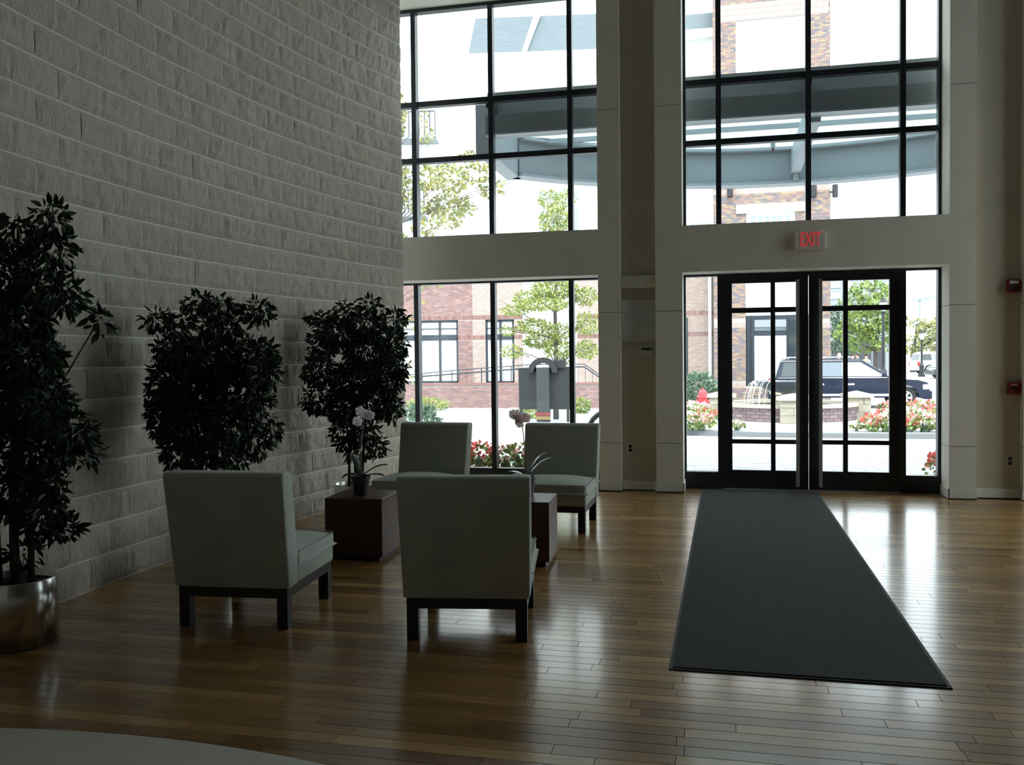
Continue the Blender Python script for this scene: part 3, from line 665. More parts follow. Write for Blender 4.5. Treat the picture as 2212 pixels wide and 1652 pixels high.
ficus(X2, Y2, 'round headed ficus tree rising behind the nearest left chair', .19, .34,
      blobs_px(X2, Y2, [(410, 650, 38, 18), (470, 665, 40, 30), (540, 672, 35, 28), (345, 692, 32, 22), (395, 695, 32, 18), (480, 710, 45, 32), (375, 760, 60, 45), (450, 770, 70, 45), (530, 770, 60, 45), (350, 830, 45, 55), (420, 850, 70, 60), (500, 850, 70, 60), (570, 800, 32, 40), (575, 860, 25, 30),
       (355, 900, 40, 45), (430, 920, 65, 55), (510, 910, 60, 50), (560, 930, 28, 35), (400, 970, 45, 35), (530, 965, 35, 30), (470, 975, 45, 35), (420, 1000, 30, 25), (525, 988, 22, 15)], .12),
      6500, .062, [([(.02, 0, .30), (.03, .01, .8), (.06, 0, 1.3), (.08, 0, 1.85)], .024, .007), ([(-.06, .03, .30), (-.08, .02, .75), (-.14, 0, 1.3)], .017, .007), ([(.07, -.03, .30), (.12, -.02, .8), (.2, 0, 1.3)], .015, .006)], 12)
X3, Y3 = -3.27, 7.62
ficus(X3, Y3, 'ficus tree nearest the window behind the white orchid', .19, .34,
      blobs_px(X3, Y3, [(792, 655, 22, 16), (745, 670, 30, 20), (700, 688, 40, 16), (785, 700, 40, 30), (845, 690, 32, 26), (735, 720, 45, 32), (690, 745, 35, 32), (790, 760, 55, 40), (855, 745, 35, 35), (700, 800, 42, 35), (770, 820, 55, 42), (840, 810, 45, 40), (872, 790, 18, 30),
       (695, 860, 34, 32), (750, 880, 45, 36), (815, 870, 45, 36), (850, 880, 25, 28), (735, 930, 34, 26), (785, 935, 36, 28), (770, 975, 30, 22), (810, 965, 18, 24), (745, 955, 20, 16)], .10),
      6000, .066, [([(.02, 0, .30), (.0, .01, .7), (-.02, 0, 1.2), (.02, 0, 1.9)], .026, .008), ([(-.07, .02, .30), (-.06, .02, .7), (-.12, 0, 1.2)], .015, .006), ([(.07, -.02, .30), (.10, -.01, .8), (.16, 0, 1.4)], .015, .006)], 13)

# ================================================================== OUTDOORS: ground
def ground_strip(name, m, x0, x1, ys, dz=0.0, thick=0.12):
    mb = MB(); n = len(ys); vs = []
    for y in ys: vs += [(x0, y, ground(y)+dz), (x1, y, ground(y)+dz), (x0, y, ground(y)+dz-thick), (x1, y, ground(y)+dz-thick)]
    fs = []
    for i in range(n-1): a, b = 4*i, 4*i+4; fs += [(a, a+1, b+1, b), (a+2, b+2, b+3, a+3), (a, b, b+2, a+2), (a+1, a+3, b+3, b+1)]
    fs += [(0, 2, 3, 1), (4*n-4, 4*n-3, 4*n-1, 4*n-2)]
    return mb.add(vs, fs).build(name, m)
pv = tag(ground_strip('pavement', 'concrete', -40, 45, [10.3, 17.5, 23.0]), 'bright pale paving outside the entrance', 'pavement', kind='structure')
V = []; F = []; ny = 0; y = 10.34
while y < 17.4:                       # pale rectangular pavers, too washed out to single out
    x = -4.4-(0.2 if ny % 2 else 0)
    while x < 6:
        n = len(V); z = -0.08+random.uniform(.003, .007); L_, W_ = .394, .194
        V += [(x, y, -.085), (x+L_, y, -.085), (x+L_, y+W_, -.085), (x, y+W_, -.085), (x, y, z), (x+L_, y, z), (x+L_, y+W_, z), (x, y+W_, z)]
        F += [(n+4, n+5, n+6, n+7), (n, n+1, n+5, n+4), (n+1, n+2, n+6, n+5), (n+2, n+3, n+7, n+6), (n+3, n, n+4, n+7)]; x += .4
    y += .2; ny += 1
np_mesh('pavers', np.array(V), np.array(F), 'pavers', pv)['kind'] = 'stuff'
box('side_ground', 'concrete', (6.3, 45, -20, 10.3, -.2, -.08), pv)
tag(ground_strip('road', 'asphalt', -70, 120, [23.0, 32, 45.9, 46, 200]), 'pale grey street beyond the fountain', 'road', kind='structure')

# ------------------------------------------------------------------ entrance canopy
CN, CR_ = Vector((0.9, 8.93, 0)), 5.0
cp = empty('entrance_canopy', (0.9, 10.6, 3.95), 0, 'grey steel entrance canopy with a bowed front and glass roof', 'canopy')
oc = Vector(cp.location)
def cbox(nm, m, x0, x1, y0, y1, z0, z1, par=cp): return box(nm, m, (x0-oc.x, x1-oc.x, y0-oc.y, y1-oc.y, z0-oc.z, z1-oc.z), par)
nb = cbox('wall_beam', 'canopy_paint', -2.78, 4.58, 10.62, 10.74, 4.13, 4.66)
cbox('flange', 'canopy_dark', -2.78, 4.58, 10.53, 10.6199, 4.15, 4.37, cp); cbox('flange_lip', 'canopy_light', -2.78, 4.58, 10.52, 10.6199, 4.13, 4.1499, cp)
XL, XR, YA = -2.95, 4.75, 12.33
cbox('side_fascia', 'canopy_light', XL, XL+.2, 10.7, YA, 3.95, 4.55); cbox('side_fascia', 'canopy_light', XR-.2, XR, 10.7, YA, 3.95, 4.55)
for x in (-2.69, 0.90, 4.4): cbox('bracket', 'iron_black', x-.025, x+.025, 10.3, 10.6199, 4.40, 4.52)
N = 40; a0 = math.asin((XL+.1-.9)/CR_)
def arcp(R_, a): return CN.x+R_*math.sin(a), CN.y+R_*math.cos(a)
def bow(nm, m, R0, R1, z0, z1):
    vs = []; fs = []
    for i in range(N+1):
        a = a0+(-2*a0)*i/N
        for R_ in (R0, R1):
            x, y = arcp(R_, a)
            for z in (z0, z1): vs.append((x-oc.x, y-oc.y, z-oc.z))
    for i in range(N): k = 4*i; fs += [(k, k+4, k+5, k+1), (k+2, k+3, k+7, k+6), (k, k+2, k+6, k+4), (k+1, k+5, k+7, k+3)]
    fs += [(0, 1, 3, 2), (4*N, 4*N+2, 4*N+3, 4*N+1)]
    return MB().add(vs, fs).build(nm, m, cp)
bow('front_fascia', 'canopy_paint', 4.84, 5.0, 3.99, 4.55)
bow('bottom_flange', 'canopy_light', 4.76, 5.02, 3.95, 3.989); bow('top_lip', 'canopy_light', 4.70, 4.839, 4.43, 4.47)
def arcY(x, R_): return CN.y+math.sqrt(R_*R_-(x-CN.x)**2)
for x in (-0.85, 1.0, 2.85):
    r_ = cbox('rafter', 'canopy_light', x-.06, x+.06, 10.741, arcY(x, 4.82), 4.08, 4.42); cbox('rafter_foot', 'canopy_light', x-.03, x+.03, arcY(x, 4.82)-.15, arcY(x, 4.82), 3.99, 4.079, cp)
for y in (11.55, 12.35): 
    cbox('purlin', 'canopy_light', XL+.2, XR-.2, y-.03, y+.03, 4.421, 4.48)
for i, (xa, xb) in enumerate(((-2.75, -.85), (-.85, 1.0), (1.0, 2.85), (2.85, 4.55))):
    for (ya, yb) in ((10.75, 11.55), (11.55, 12.35)):
        cbox('roof_pane', 'canopy_glass', xa+.01, xb-.01, ya+.01, yb-.01, 4.482, 4.494)
    xs = np.linspace(xa+.01, xb-.01, 9); poly = [(x, 12.36) for x in xs]+[(x, arcY(x, 4.80)) for x in xs[::-1]]
    MB().prism(poly, lambda a, b, d: (a-oc.x, b-oc.y, d-oc.z), 4.482, 4.494).build('roof_pane', 'canopy_glass', cp)
L_ = cbox('downlight', 'canopy_paint', .62, .68, 12.9, 12.96, 4.30, 4.42)
cbox('bulb', 'band_red', .635, .665, 12.915, 12.945, 4.26, 4.2999, L_)

# ------------------------------------------------------------------ beds by the glass, hoop, sign
def flower_clump(x, y, z, r, h, petal, n, label, seed, leaf='leaf_bed', group='bedding flowers outside the windows'):
    o = empty('flower_clump', (x, y, z), 0, label, 'flowers', group)
    rr = random.Random(seed)
    MB().lathe([(r*.35, -.001), (r*.25, h*.4), (.01, h*.6)], 6).build('stem', 'leaf_shrub', o)
    c = leaf_cloud([(0, 0, h*.52, r, r, h*.40, 1)], int(n*1.3), .075*(r/.22)**.3, droop=.1, shell=.3, asp=.75, seed=seed); c[0][:, 2] = np.maximum(c[0][:, 2], .09); cloud_mesh('foliage', c, np.arange(len(c[0])), leaf, o)
    c = leaf_cloud([(0, 0, h*.72, r*1.0, r*1.0, h*.32, 1)], n, .06*(r/.22)**.3, droop=-.3, shell=.75, asp=.95, seed=seed+50); c[0][:, 2] = np.maximum(c[0][:, 2], .09); cloud_mesh('blooms', c, np.arange(len(c[0])), petal, o)
    return o
tag(box('flower_bed', 'mulch', (-4.3, -1.0, 10.75, 11.75, -.079, .02)), 'dark soil bed under the floor level window', 'flower bed')
for i, (px_, y_, r_, h_, pt) in enumerate(((1000, 11.1, .17, .33, 'petal_red'), (1035, 11.25, .20, .34, 'petal_red'), (1092, 11.2, .17, .33, 'petal_pink'), (1120, 11.2, .16, .35, 'leaf_lime'), (1160, 11.15, .18, .30, 'petal_pink'), (1215, 11.2, .2, .3, 'petal_red'), (1288, 11.25, .14, .33, 'petal_pink'))):
    p = on_y(px_, 1000, y_)
    flower_clump(p.x, y_, .0215, r_, h_, pt, 70 if 'leaf' not in pt else 40, ['small red flower clump nearest the left chair back outside the window', 'larger red flower clump just left of the window mullion', 'pale pink and green flower clump right of the window mullion', 'leafy green clump beside the orchid stem outside the window', 'pink flower clump hidden behind the right facing chair', 'red flower clump behind the right facing chair', 'pink flower clump outside in the window corner by the pier'][i], 20+i)
p = on_y(2032, 1015, 11.15); flower_clump(p.x, 11.15, -.08, .16, .42, 'petal_red', 60, 'red flower clump just outside the right sidelight', 40)
hp = on_y(1272, 915, 12.6); zt = on_y(1290, 887, 12.6).z
pts = [(0, 0, 0), (0, 0, zt-.2)]+[(.32-.32*math.cos(a), 0, zt-.2+(.2+.08)*math.sin(a)) for a in np.linspace(.3, PI-.3, 9)]+[(.64, 0, zt-.2), (.64, 0, 0)]
h = empty('steel_hoop', (hp.x, 12.6, -.08), 0, 'black curved steel hoop outside beside the pier', 'bicycle rack')
MB().tube(pts, .038, 10).build('hoop', 'iron_black', h, smooth=True)
for x in (0, .64): MB().lathe([(.08, 0), (.08, .012)], 12, (x, 0, 0)).build('foot_plate', 'iron_black', h)

SY = 23.5
a = on_y(1121, 795, SY); b = on_y(1231, 884, SY); c = on_y(1180, 776, SY); z0 = ground(SY)
sg = empty('street_sign', ((a.x+b.x)/2, SY, z0), 0, 'dark grey sign board with an arched pale post before the low brick wall', 'sign')
sx = (a.x+b.x)/2; w2 = (b.x-a.x)/2
box('board', 'sign_grey', (-w2, w2, -.03, .03, b.z-z0, a.z-z0), sg)
for x in (-w2+.05, w2-.05): box('leg', 'sign_grey', (x-.03, x+.03, -.025, .025, 0, b.z-z0-.0005), sg)
pw = .17; pt_ = a.z-z0+.02
box('post', 'post_grey', (-pw, pw, -.20, -.0305, 0, pt_), sg)
for k, (m_, zz) in enumerate((('band_red', .17), ('band_yellow', .07))): box('band', m_, (-pw-.03, pw+.03, -.23, -.201, zz, zz+.09), sg)
mb = MB(); ri, ro = .25, .40
for k in range(12):
    t0, t1 = PI*k/12, PI*(k+1)/12; poly = [(ri*math.cos(t0), ri*math.sin(t0)), (ro*math.cos(t0), ro*math.sin(t0)), (ro*math.cos(t1), ro*math.sin(t1)), (ri*math.cos(t1), ri*math.sin(t1))]
    mb.prism(poly, lambda q, w, d: (q, d, w+a.z-z0-.12), -.20, -.0305)
mb.build('arch', 'sign_grey', sg); box('meter_box', 'sign_grey', (.30, .58, -.12, .10, a.z-z0+.001, a.z-z0+.20), sg); box('post_top', 'white_trim', (-pw, pw, -.2, -.05, pt_, pt_+.05), sg)

# ------------------------------------------------------------------ planter island with the fountain
IC = (3.0, 21.6)
def island(R_, k=1.0): 
    out = []
    for a in np.linspace(0, 2*PI, 72, endpoint=False):
        c, s_ = math.cos(a), math.sin(a); out.append((IC[0]+5.3*k*math.copysign(abs(c)**.55, c), IC[1]+(3.85*k if s_ < 0 else 3.85*k)*math.copysign(abs(s_)**.75, s_)))
    return out
isl = empty('planter_island', (IC[0], IC[1], -.30), 0, 'raised planting island with a pale curb around the fountain', 'planter')
def iz(name, m, k, z0, z1): MB().prism([(x-IC[0], y-IC[1]) for x, y in island(0, k)], lambda a, b, d: (a, b, d+.30), z0, z1).build(name, m, isl)
iz('curb', 'curb', 1.0, -.30, .005); iz('bed', 'pavers', .962, .0051, .015)
FC = Vector((1.42, 21.85, .0155)); FR = 1.48
ft = empty('fountain', FC, 0, 'round brick fountain with stone pillars and a dark overflowing bowl', 'fountain')
def ringwall(nm, m, r0, r1, z0, z1, n=48):
    vs = []; 
    for k in range(n):
        c, s_ = math.cos(2*PI*k/n), math.sin(2*PI*k/n); vs += [(r0*c, r0*s_, z0), (r1*c, r1*s_, z0), (r1*c, r1*s_, z1), (r0*c, r0*s_, z1)]
    fs = []
    for k in range(n):
        i, j = 4*k, 4*((k+1) % n); fs += [(i, i+1, j+1, j), (i+1, i+2, j+2, j+1), (i+2, i+3, j+3, j+2), (i+3, i, j, j+3)]
    return MB().add(vs, fs).build(nm, m, ft)
rw = ringwall('basin_wall', 'brick_joint', FR-.16, FR-.004, 0, .30)
# curved bricks
me = bpy.data.meshes.new('brick'); Lb, Hb = .205, .065
m_ = MB().box(-Lb/2, Lb/2, -.012, .004, 0, Hb); me.from_pydata(m_.v, [], m_.f); setmat(me, 'brick_mauve')
nb_ = 43
for r_ in range(4):
    for k in range(nb_):
        a = 2*PI*(k+(.5 if r_ % 2 else 0))/nb_
        if math.sin(a) > .35: continue
        piece('brick', me, rw, (FR*math.cos(a), FR*math.sin(a), .006+r_*.075), (0, 0, a+PI/2))
ringwall('coping', 'stone_cap', FR-.22, FR+.06, .302, .375)
ringwall('pool', 'water_pool', .02, FR-.165, .20, .22)
def pillar(ang, rad):
    x, y = rad*math.cos(ang), rad*math.sin(ang); w = .27
    p = empty('pillar', (0, 0, 0)); p.parent = ft; p.location = (x, y, 0)
    box('core', 'stone_cap', (-w+.03, w-.03, -w+.03, w-.03, 0, .49), p)
    for r_ in range(3):
        z0, z1 = r_*.165, r_*.165+.160; q = .0 if r_ % 2 else .12
        for (xa, xb) in ((-w, q-.004), (q+.004, w)):
            box('stone', 'stone_block', (xa, xb, -w, w, z0, z1), p, bevel=.008)
    MB().box(-w-.06, w+.06, -w-.06, w+.06, .492, .56).add([(-w-.04, -w-.04, .561), (w+.04, -w-.04, .561), (w+.04, w+.04, .561), (-w-.04, w+.04, .561), (0, 0, .64)], [(0, 1, 4), (1, 2, 4), (2, 3, 4), (3, 0, 4), (3, 2, 1, 0)]).build('cap', 'stone_cap', p)
for a in (-PI/2, PI, 0, PI/2): pillar(a, FR+.02 if a != -PI/2 else FR+.05)
MB().lathe([(.22, .20), (.16, .45), (.14, .62)], 20).build('pedestal', 'stone_cap', ft, smooth=True)
bo = MB().lathe([(.14, .58), (.40, .63), (.62, .72), (.74, .84), (.76, .87), (.72, .87), (.60, .82), (.01, .80)], 40).build('bowl', 'bowl_dark', ft, smooth=True)
MB().lathe([(.0, .862), (.73, .862)], 32, cap=False).build('bowl_water', 'water_pool', bo)
mb = MB(); rr = random.Random(4)
for a in [PI+.3+.13*k for k in range(-6, 6)]:
    for j in range(1):
        aa = a+rr.uniform(-.04, .04); r0 = .77; d = rr.uniform(.10, .22)
        mb.tube([(r0*math.cos(aa), r0*math.sin(aa), .868), ((r0+d*.5)*math.cos(aa), (r0+d*.5)*math.sin(aa), .80), ((r0+d)*math.cos(aa), (r0+d)*math.sin(aa), .55), ((r0+d*1.15)*math.cos(aa), (r0+d*1.15)*math.sin(aa), .22)], [.005, .006, .005, .004], 5)
mb.build('falling_water', 'water', bo)['kind'] = 'stuff'
# flowers on the island
fi = 0
LBL = {'petal_red': 'red', 'petal_white': 'white', 'petal_pink': 'pink'}
def bedrow(L, side):
    global fi
    for (u, v, col, r_) in L:
        q = on_z(u, v, .015); q = q if q.y > 18.15 else on_y(u, v, 18.15); fi += 1
        flower_clump(q.x, q.y, .0165, r_, r_*1.25, col, 80, '', 100+fi, group='bedding flowers around the fountain')['label'] = side(LBL[col], fi)
left_w = iter(['front left corner of the left bed', 'front middle of the left bed', 'right tip of the left bed', 'middle of the left bed by the pillar', 'left middle of the left bed', 'back of the left bed under the hydrant', 'back left of the left bed', 'back right of the left bed behind the pillar cap'])
bedrow([(1490, 932, 'petal_white', .26), (1515, 930, 'petal_pink', .25), (1592, 930, 'petal_white', .14), (1528, 915, 'petal_red', .27), (1492, 912, 'petal_white', .28), (1503, 898, 'petal_white', .26), (1480, 896, 'petal_pink', .28), (1545, 893, 'petal_white', .2)],
       lambda c, i: c+' flower clump at the '+next(left_w))
right_w = iter(['front left tip of the right bed beside the basin', 'front of the right bed near the door stile', 'front middle of the right bed seen through the sidelight', 'front right of the right bed seen through the sidelight', 'far front right of the right bed at the sidelight edge', 'middle left of the right bed against the pillar', 'centre of the right bed behind the door stile',
 'middle of the right bed seen through the sidelight', 'middle right of the right bed at the sidelight edge', 'back left of the right bed beside the pillar cap', 'back of the right bed behind the door stile', 'back of the right bed below the car wheel', 'back right of the right bed below the car bumper', 'far back right of the right bed', 'thin front edge by the basin foot'])
bedrow([(1885, 936, 'petal_red', .24), (1915, 936, 'petal_white', .25), (1962, 938, 'petal_red', .25), (1998, 938, 'petal_white', .26), (2035, 936, 'petal_pink', .26), (1912, 922, 'petal_red', .26), (1940, 924, 'petal_white', .3),
        (1978, 922, 'petal_white', .3), (2022, 920, 'petal_red', .3), (1922, 903, 'petal_red', .30), (1945, 906, 'petal_pink', .32), (1985, 905, 'petal_red', .34), (2020, 905, 'petal_white', .32), (2045, 900, 'petal_pink', .3), (1850, 938, 'petal_white', .10)],
       lambda c, i: c+' flower clump at the '+next(right_w))

# ------------------------------------------------------------------ hydrant, bush
HY = 29.0; p = on_y(1518, 860, HY); z0 = ground(HY); hs = 1.0
hy = empty('fire_hydrant', (p.x, HY, z0), 0, 'red fire hydrant behind the left flower bed', 'fire hydrant')
zt = on_y(1518, 838, HY).z-z0
MB().lathe([(.19, 0), (.19, .04), (.13, .06), (.13, zt*.62), (.18, zt*.63), (.18, zt*.68), (.145, zt*.70), (.13, zt*.84), (.07, zt*.94), (.04, zt*.95), (.04, zt), (.0, zt)], 18).build('barrel', 'hydrant_red', hy, smooth=False)
for s_ in (-1, 1): MB().tube([(s_*.12, 0, zt*.5), (s_*.22, 0, zt*.5)], .06, 10).build('nozzle', 'hydrant_red', hy)
MB().tube([(0, -.12, zt*.45), (0, -.24, zt*.45)], .075, 10).build('nozzle', 'hydrant_red', hy)
def shrub(name, x, y, r, h, label, leaf, seed, n=700, size=.1):
    o = empty(name, (x, y, ground(y)), 0, label, 'shrub'); MB().tube([(0, 0, 0), (.02, 0, h*.5)], [.04, .02], 6).build('stem', 'bark', o)
    c = leaf_cloud([(0, 0, h*.5, r, r*.8, h*.5, 1)], n, size, droop=0, shell=.6, asp=.5, seed=seed); cloud_mesh('foliage', c, np.arange(n), leaf, o)
p = on_y(1508, 850, 33.0); shrub('round_shrub', p.x, 33.0, .75, 1.35, 'dark green rounded shrub behind the hydrant', 'leaf_shrub', 61, 1500, .13)
p = on_y(925, 880, 31.5); shrub('low_shrub', p.x, 31.5, .8, .45, 'low bright green shrub at the foot of the brick wall', 'leaf_lime', 62, 500, .12)
p = on_y(1256, 882, 29.5); shrub('low_shrub', p.x, 29.5, .28, .5, 'small green plant before the brick wall right of the sign', 'leaf_green', 63, 250, .12)
p = on_y(1142, 888, 25.5); shrub('low_shrub', p.x, 25.5, .35, .28, 'low grass tuft left of the sign foot', 'leaf_lime', 64, 250, .10)
p = on_y(905, 915, 15.5); shrub('low_shrub', p.x, 15.5, .38, .75, 'grey green plant outside the window beside the block wall', 'leaf_shrub', 65, 500, .12)

# ------------------------------------------------------------------ brick tower with the shopfront
TP = Plane(0, 38.0, 0); tb = TP.rect(1541, 1794, 0, 860)
tw = empty('brick_tower', TP.pt((tb[0]+tb[1])/2, -.42), 0, 'multicoloured brick tower with a dark shopfront across the street', 'building')
def reloc(o, par):
    o.parent = par; o.matrix_parent_inverse = Matrix.Identity(4); o.location = -Vector(par.location); return o
def fb(nm, m, P, r_, o0, o1, par): return reloc(MB().pbox(P, *r_, o0, o1).build(nm, m), par)
s0, s1 = tb[0], tb[1]
fb('wall', 'brick_joint', TP, (s0, s1, -.42, 19), -5, -.25, tw)
hA = TP.rect(1590, 1750, 38, 330); hB = TP.rect(1612, 1718, 458, 575); hC = TP.rect(1611, 1775, 592, 834); hH = TP.rect(1590, 1738, 440, 458)
holes = [hA, hB, hC, hH]
# wall skin around the openings
def skin(P, s0, s1, z0, z1, holes, par, m, o0=-.25, o1=0.0, name='wall'):
    zs = sorted({z0, z1, *[h[2] for h in holes], *[h[3] for h in holes]}); mb = MB()
    for a, b in zip(zs[:-1], zs[1:]):
        if b <= z0 or a >= z1: continue
        cuts = sorted([(h[0], h[1]) for h in holes if h[2] < (a+b)/2 < h[3]]); x = s0
        for (c, d) in cuts:
            if c > x: mb.pbox(P, x, c, a, b, o0, o1)
            x = max(x, d)
        if x < s1: mb.pbox(P, x, s1, a, b, o0, o1)
    return reloc(mb.build(name, m), par)
skin(TP, s0, s1, -.42, 19, holes, tw, 'brick_joint')
sol = [TP.rect(1556, 1790, 0, 36), (s0, s1, TP.hit(1600, 838)[1], TP.hit(1600, 824)[1]), TP.rect(1543, 1611, 690, 708), TP.rect(1775, 1793, 690, 708), TP.rect(1543, 1793, 405, 416)]
reloc(brick_field(TP, [(s0, s1, -.42, 18)], holes+sol, .19, .062, .013, 0, 'brick_mixed', 'bricks', None), tw)
reloc(brick_field(TP, sol, [hC], .062, .20, .012, 0, 'brick_pale', 'soldier_bricks', None), tw)
fb('panel', 'white_stucco', TP, hA, -.25, -.08, tw)
fb('lintel', 'white_trim', TP, (hH[0], hH[1], hH[2]-.02, hH[3]), -.2, .10, tw)
wn = fb('window', 'white_trim', TP, hB, -.25, -.12, tw)
a0_, a1_, z0_, z1_ = hB; nn = 6
for k in range(nn):
    w_ = (a1_-a0_-.3)/nn; x = a0_+.15+k*w_
    fb('pane', 'glass_far', TP, (x+.04, x+w_-.04, z1_-.65, z1_-.12), -.12, -.11, wn); fb('pane', 'glass_far', TP, (x+.04, x+w_-.04, z0_+.2, z1_-.75), -.12, -.11, wn)
for c in list(wn.children): c.location = (0, 0, 0)
# shopfront
sf = fb('shopfront', 'shop_dark', TP, (hC[0], hC[1], hC[2], TP.hit(1690, 680)[1]), -.25, -.16, tw)
fb('transom_window', 'pane_white', TP, (hC[0], hC[1], TP.hit(1690, 680)[1], hC[3]), -.25, -.14, tw)  # overexposed glass, its glare painted as plain white
for (x0_, x1_, y0_, y1_, m_, nm) in ((1630, 1699, 725, 832, 'pane_white', 'door_pane'), (1630, 1699, 690, 706, 'far_grey', 'fascia_board'), (1630, 1699, 707, 714, 'slate', 'fascia_board'), (1704, 1770, 690, 820, 'car_glass_dark', 'pane')):
    fb(nm, m_, TP, TP.rect(x0_, x1_, y0_, y1_), -.16, -.13, sf)
for (x0_, x1_) in ((1613, 1619), (1624, 1629), (1700, 1703), (1771, 1775)): fb('mullion', 'shop_dark', TP, TP.rect(x0_, x1_, 682, 834), -.16, -.10, sf)
for c in sf.children: c.location = (0, 0, 0)
for u in (1577, 1757, 1800):
    a_, z_ = TP.hit(u, 414); sc_ = empty('wall_sconce', TP.pt(min(a_, s1-.02) if u < 1790 else s1, z_-.25, .0), 0, {1577: 'dark wall sconce at the left of the brick tower', 1757: 'dark wall sconce at the right of the brick tower', 1800: 'dark wall sconce on the right corner of the brick tower'}[u], 'wall light', 'sconces on the brick tower')
    dx = 0 if u < 1790 else .16
    MB().lathe([(.10, 0), (.11, .02), (.11, .46), (.10, .5)], 12, (dx, -.16, 0)).build('lamp', 'iron_black', sc_); box('arm', 'iron_black', (min(0, dx)-.02, dx+.02, -.13, -.012 if u < 1790 else .02, .2, .26), sc_)

# recessed brick wing left of the tower
RP = Plane(0, 40.0, 0); q0 = RP.rect(1440, 1541, 500, 860); ztop = RP.hit(1500, 505)[1]; zroof = RP.hit(1500, 88)[1]
q0 = (q0[0], tb[0]-.31, q0[2], q0[3])
wg = empty('brick_wing', RP.pt((q0[0]+q0[1])/2, -.42), 0, 'pale brick and white wing with a downspout left of the brick tower', 'building')
fb('wall', 'brick_joint', RP, (q0[0], q0[1]+.3, -.42, ztop), -3, 0, wg)
ds = RP.rect(1440, 1486, 686, 812); sol = [RP.rect(1440, 1541, 671, 681), RP.rect(1440, 1541, 712, 726)]
reloc(brick_field(RP, [(q0[0], q0[1]+.2, -.42, ztop)], sol+[ds], .19, .062, .013, 0, 'brick_pale', 'bricks', None), wg)
reloc(brick_field(RP, sol, [ds], .062, .20, .012, 0, 'brick_pink', 'soldier_bricks', None), wg)
fb('window', 'shop_dark', RP, ds, 0, .03, wg)
d_ = RP.rect(1530, 1537, 560, 820); fb('downspout', 'white_trim', RP, (d_[0], d_[1], .0, ztop), .02, .16, wg)
fb('upper_wall', 'white_stucco', RP, (q0[0], q0[1]+.3, ztop, zroof), -3, .06, wg)
r2 = RP.rect(1490, 1532, 478, 500); w_ = fb('window', 'white_trim', RP, r2, .06, .10, wg)
for k in range(4):
    ww = (r2[1]-r2[0])/4; fb('pane', 'glass_far', RP, (r2[0]+ww*k+.03, r2[0]+ww*(k+1)-.03, r2[2]+.05, r2[3]-.05), .10, .11, w_).location = (0, 0, 0)
fb('eave', 'white_trim', RP, (q0[0], q0[1]+.3, zroof, zroof+.35), -3, .4, wg)
mb = MB(); zz = RP.hit(1500, 8)[1]
mb.add([RP.pt(q0[0], zroof+.36, .3), RP.pt(q0[1]+.3, zroof+.36, .3), RP.pt(q0[1]+.3, zz, -1.2), RP.pt(q0[0], zz, -1.2), RP.pt(q0[0], zroof+.36, -2.8), RP.pt(q0[1]+.3, zroof+.36, -2.8)], [(0, 1, 2, 3), (0, 3, 4), (1, 5, 2), (3, 2, 5, 4), (0, 4, 5, 1)])
reloc(mb.build('roof', 'slate'), wg)

# ------------------------------------------------------------------ long brick and white building at the left
LP = Plane(-8.5, 37.0, 9)
lb = empty('apartment_building', LP.pt(0, -.42), 0, 'pink brick and white apartment building with slate roofs behind the window', 'building')
sL, sR = LP.hit(780, 700)[0], LP.hit(1340, 700)[0]
bL, bM, bW, bR = LP.hit(1021, 700)[0], LP.hit(1128, 700)[0], LP.hit(1140, 700)[0], LP.hit(1247, 700)[0]
zb1 = LP.hit(1000, 540)[1]; zeave = LP.hit(1100, 140)[1]
w1 = LP.rect(868, 990, 692, 828); w2 = LP.rect(1049, 1111, 690, 828); sd1 = (sL, bM, *LP.rect(900, 1000, 681, 691)[2:]); sd2 = (sL, bM, *LP.rect(900, 1000, 727, 734)[2:])
sd3 = (bR, sR, *LP.rect(1250, 1290, 679, 688)[2:]); sd4 = (bR, sR, *LP.rect(1250, 1290, 722, 730)[2:])
skin(LP, sL, bM, -.42, zb1, [w1, w2], lb, 'brick_joint')
fb('wall', 'white_stucco', LP, (bM, bR, -.42, zb1), -.4, -.10, lb); skin(LP, bR, sR, -.42, zb1, [], lb, 'brick_joint')
reloc(brick_field(LP, [(sL, bL, -.42, zb1)], [w1, w2, sd1, sd2], .19, .062, .013, 0, 'brick_pink', 'bricks', None), lb)
reloc(brick_field(LP, [(bL, bM, -.42, zb1), (bR, sR, -.42, zb1)], [w1, w2, sd1, sd2, sd3, sd4], .19, .062, .013, -.004, 'brick_pale', 'bricks', None), lb)
reloc(brick_field(LP, [sd1, sd2, sd3, sd4], [w1, w2], .062, .17, .012, .002, 'brick_soldier', 'soldier_bricks', None), lb)
d_ = LP.rect(1130, 1137, 600, 820); fb('downspout', 'white_trim', LP, (d_[0], d_[1], -.3, zb1), .0, .12, lb)
for (r_, mx, nm) in ((w1, (908, 950), 1), (w2, (1081,), 2)):
    w_ = fb('window', 'pane_white', LP, r_, -.24, -.14, lb)
    vs_ = [LP.hit(u, 760)[0] for u in mx]; t_ = .055
    bars = [(r_[0], r_[0]+.09, r_[2], r_[3]), (r_[1]-.09, r_[1], r_[2], r_[3]), (r_[0], r_[1], r_[3]-.09, r_[3]), (r_[0], r_[1], r_[2], r_[2]+.10)]
    bars += [(v-t_, v+t_, r_[2], r_[3]) for v in vs_]
    ztr = LP.rect(900, 1000, 723, 735); bars += [(r_[0], r_[1], ztr[2], ztr[3])]; zth = LP.rect(900, 1000, 709, 711); bars += [(r_[0], r_[1], zth[2], zth[3])]
    for b_ in bars: fb('bar', 'shop_dark', LP, b_, -.14, -.09, w_).location = (0, 0, 0)
